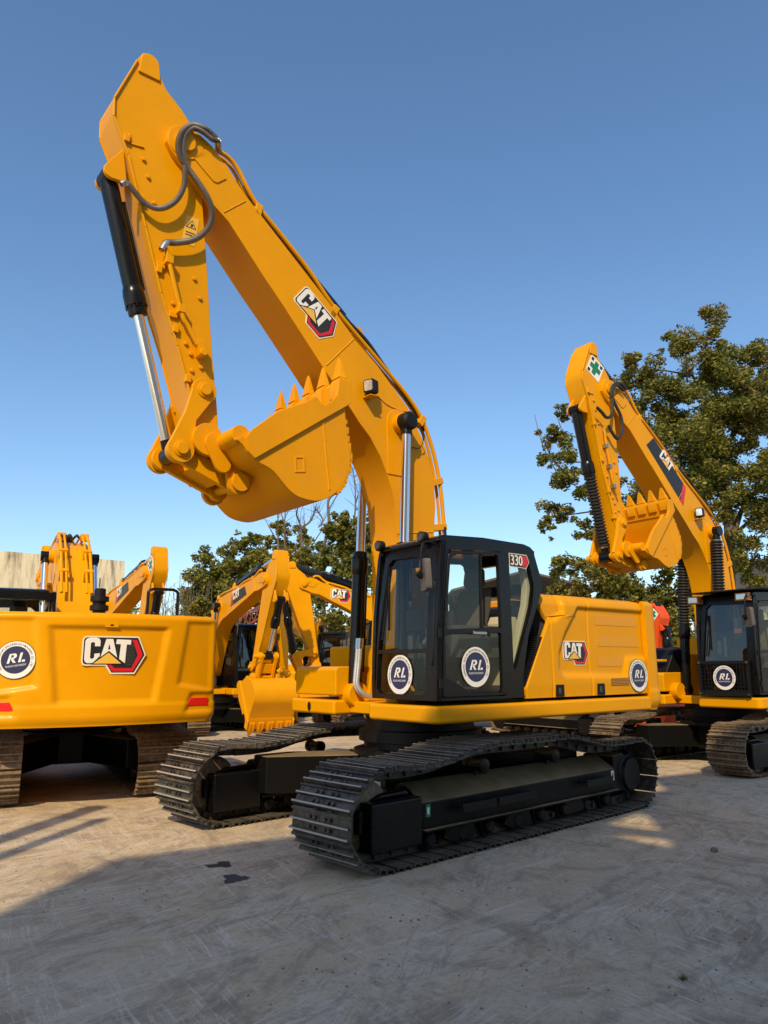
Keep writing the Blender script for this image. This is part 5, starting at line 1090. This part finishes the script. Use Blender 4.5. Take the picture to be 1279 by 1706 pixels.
LN = [([(545, 1110), (535, 960), (530, 940), (547, 880), (547, 834), (565, 819)], .11, .05), ([(503, 960), (502, 909), (501, 879), (494, 858), (496, 846)], .07, .025), ([(501, 879), (518, 867), (527, 840)], .06, .02), ([(464, 950), (463, 890), (463, 855)], .06, .02), ([(476, 950), (474, 885), (475, 852)], .06, .02), ([(588, 900), (592, 834), (589, 790), (583, 772)], .05, .012), ([(592, 840), (600, 813), (606, 800)], .03, .01), ([(524, 845), (538, 867), (530, 879)], .04, .02), ([(547, 834), (556, 815), (562, 800)], .04, .015), ([(547, 850), (575, 800), (580, 780)], .03, .01), ([(594, 850), (608, 820), (615, 800)], .03, .01)]
for pts, r0, r1 in LN:
    P = smooth_path([at(x, y, 35 + rb.uniform(-.6, .6)) for x, y in pts], 6)
    if pts[0][1] > 1090: P[0].z = 0
    mb.tube(P, r0, 7, 0, r1)
    for k in range(14):
        i = rb.randrange(2, len(P)); d = V((rb.gauss(0, .6), rb.gauss(0, .5), abs(rb.gauss(.7, .4)))) * rb.uniform(.4, 1.0); q = P[i] + d; mb.tube([P[i], P[i].lerp(q, .5) + V((rb.gauss(0, .06), 0, .05)), q], .014, 5, 0, .005)
k = mb.build('trunk', BARK, bt); k.location = (-bl.x, -bl.y, 0)
tree('small yellow green shrub beside the right end of the big counterweight', 25, (338, 1100), [(338, 1003, 12), (330, 1018, 14), (345, 1020, 14), (335, 1040, 16)], [([(338, 1110), (338, 1030), (337, 1005)], .05, .02)], 300, .08, (.25, .30, .98), 13, 'shrub', 'shrub')
mb = MB(); r_ = random.Random(21); sb = thing('shrub', 'grey leafless thicket behind the handrail of the left excavator', 'shrub', (0, 0, 0)); bl = at(285, 1100, 36); sb.location = (bl.x, bl.y, 0)
for k in range(260):
    x = r_.uniform(235, 345); b = at(x, 1100, 36 + r_.uniform(-1.5, 1.5)); b.z = 0; h = r_.uniform(2.2, 5.0) if k < 220 else r_.uniform(5, 6.2); e = b + V((r_.gauss(0, .5), r_.gauss(0, .4), h)); mb.tube([b, b.lerp(e, .5) + V((r_.gauss(0, .15), 0, 0)), e], .035, 5, 0, .008)
    for j in range(4): p = b.lerp(e, r_.uniform(.4, .95)); q = p + V((r_.gauss(0, .5), r_.gauss(0, .4), r_.uniform(.2, .7))); mb.tube([p, q], .012, 4, 0, .005)
k = mb.build('stems', BARK, sb); k.location = (-bl.x, -bl.y, 0)
hd = [(x, 1068 + 14 * sin(x * .05) + 9 * sin(x * .13), 34) for x in range(-60, 1400, 26)]
hg = crown('hedge', hd, 44, 30, .16, (.45, .85, .99), None, 17, .5); tag(hg, 'continuous dark hedge along the back of the yard behind every machine', 'hedge', kind='stuff')

# ------------------------------------------------------------------ light
EL, AZ = R_(40), R_(-170)                 # azimuth measured from +Y towards +X
sv = V((sin(AZ) * cos(EL), cos(AZ) * cos(EL), sin(EL)))
sd = bpy.data.lights.new('sun', 'SUN'); sd.energy = 2.45; sd.angle = R_(.53); sd.color = (1, .785, .49)
so = bpy.data.objects.new('sun', sd); COL.objects.link(so); so.rotation_euler = sv.to_track_quat('Z', 'Y').to_euler(); so.location = (0, -20, 30)
wld = bpy.data.worlds.new('World'); scn.world = wld; wld.use_nodes = True; t = wld.node_tree
sky = t.nodes.new('ShaderNodeTexSky'); sky.sky_type = 'NISHITA'; sky.sun_disc = False; sky.sun_elevation = EL; sky.sun_rotation = AZ
sky.air_density = 1.0; sky.air_density = 1.0; sky.dust_density = 1.0; sky.ozone_density = 2.6
bg = t.nodes['Background']; bg.inputs['Strength'].default_value = .105; hs = t.nodes.new('ShaderNodeHueSaturation'); hs.inputs['Saturation'].default_value = 1.10; hs.inputs['Hue'].default_value = .497; t.links.new(sky.outputs[0], hs.inputs['Color']); t.links.new(hs.outputs[0], bg.inputs['Color'])
# added block behind the camera, unseen, its roof line shaped to shade the yard
bl_ = thing('building', 'long unseen block added behind the camera to shade the foreground of the yard', 'building', (0, 0, 0))
Hs = 14.0; tn = math.tan(EL); hv = V((sin(AZ), cos(AZ), 0))
def caster(pt, z): p = V((pt[0], pt[1], 0)); return p + hv * ((Hs - z) / tn)
A, B = caster((-.75, 7.75), .5), caster((3.2, 9.7), .80)
e = (B - A).normalized(); gl = V((-2.74, 5.75, 0)); # left end: line through the shadow edge along the sun
# solve A + e*s on the line gl + hv*k
det = e.x * (-hv.y) - e.y * (-hv.x); rx, ry = gl.x - A.x, gl.y - A.y; s_ = (rx * (-hv.y) - ry * (-hv.x)) / det
A2 = A + e * s_
nb = V((e.y, -e.x, 0)); mpb = lambda u, v, h: tuple(A2 + e * u + nb * h + V((0, 0, v)))
def shadow_hole(poly):                       # hole cut in the added parapet so sun reaches this patch of ground
    o = []
    for x, y in poly:
        g_ = gpt(x, y) - A2; dn = sv.dot(nb); k = -g_.dot(nb) / dn; q_ = g_ + sv * k; o.append((q_.dot(e), q_.z))
    return o
def ZB(p): return [(780 + x / 3.762, 1180 + y / 3.762) for x, y in p]
def ZC(p): return [(x / 3.045, 1300 + y / 3.045) for x, y in p]
mb = MB(); gaps = [shadow_hole(p) for p in (ZB([(880, 728), (1060, 662), (1118, 660), (1228, 768), (1130, 764), (1000, 745)]), ZB([(900, 792), (1080, 802), (1290, 832), (1290, 876), (1120, 846)]))]
mb.prism([(0.02, 0), (18.98, 0), (18.98, 9.2), (0.02, 9.2)], .05, 9, 0, mpb); u1 = (caster((3.65, 9.95), 1.0) - A2).dot(e); mb.plate([(0, 0), (19, 0), (19, Hs + 1.0), (u1, Hs + 1.0), (u1, Hs), (0, Hs)], gaps, -.06, .0, 0, mpb)  # raised right end of the added block stretches its shade farther back
mb.build('wall', flat('shade_block_face', (.66, .58, .46), .9, vary=.08, scale=2), bl_)  # pale face of the added block, kept light to bounce light back
for k in range(5): mb = MB(); u = 1.6 + k * 3.5; mb.prism([(u, 4.2), (u + 1.6, 4.2), (u + 1.6, 6.2), (u, 6.2)], -.03, .03, 0, mpb); mb.build('window', DARK, bl_)
for (px, py, w_, hp, lab) in ((150, 1348, .34, 8.0, 'thicker of two unseen posts added beside the camera to cast shadow stripes'), (158, 1369, .22, 7.4, 'thinner of two unseen posts added beside the camera to cast shadow stripes')):
    c = gpt(px, py) + hv * (hp / tn); po = thing('shadow_post', lab, 'shadow_post', (c.x, c.y, 0)); mb = MB()  # posts added out of view only to throw stripes of shade on the ground
    mb.cyl((0, 0, 0), (0, 0, hp), w_ * .5, w_ * .42, 16); mb.build('shaft', WALL2, po); mb = MB(); mb.lathe((0, 0, hp), (0, 0, hp + .15), [(0, w_ * .5), (.08, w_ * .5), (.15, w_ * .2)], 16); mb.build('cap', WALL2, po)
scn.view_settings.view_transform = 'Standard'; scn.view_settings.look = 'None'; scn.view_settings.exposure = .82; scn.view_settings.gamma = 1
scn.render.engine = 'CYCLES'
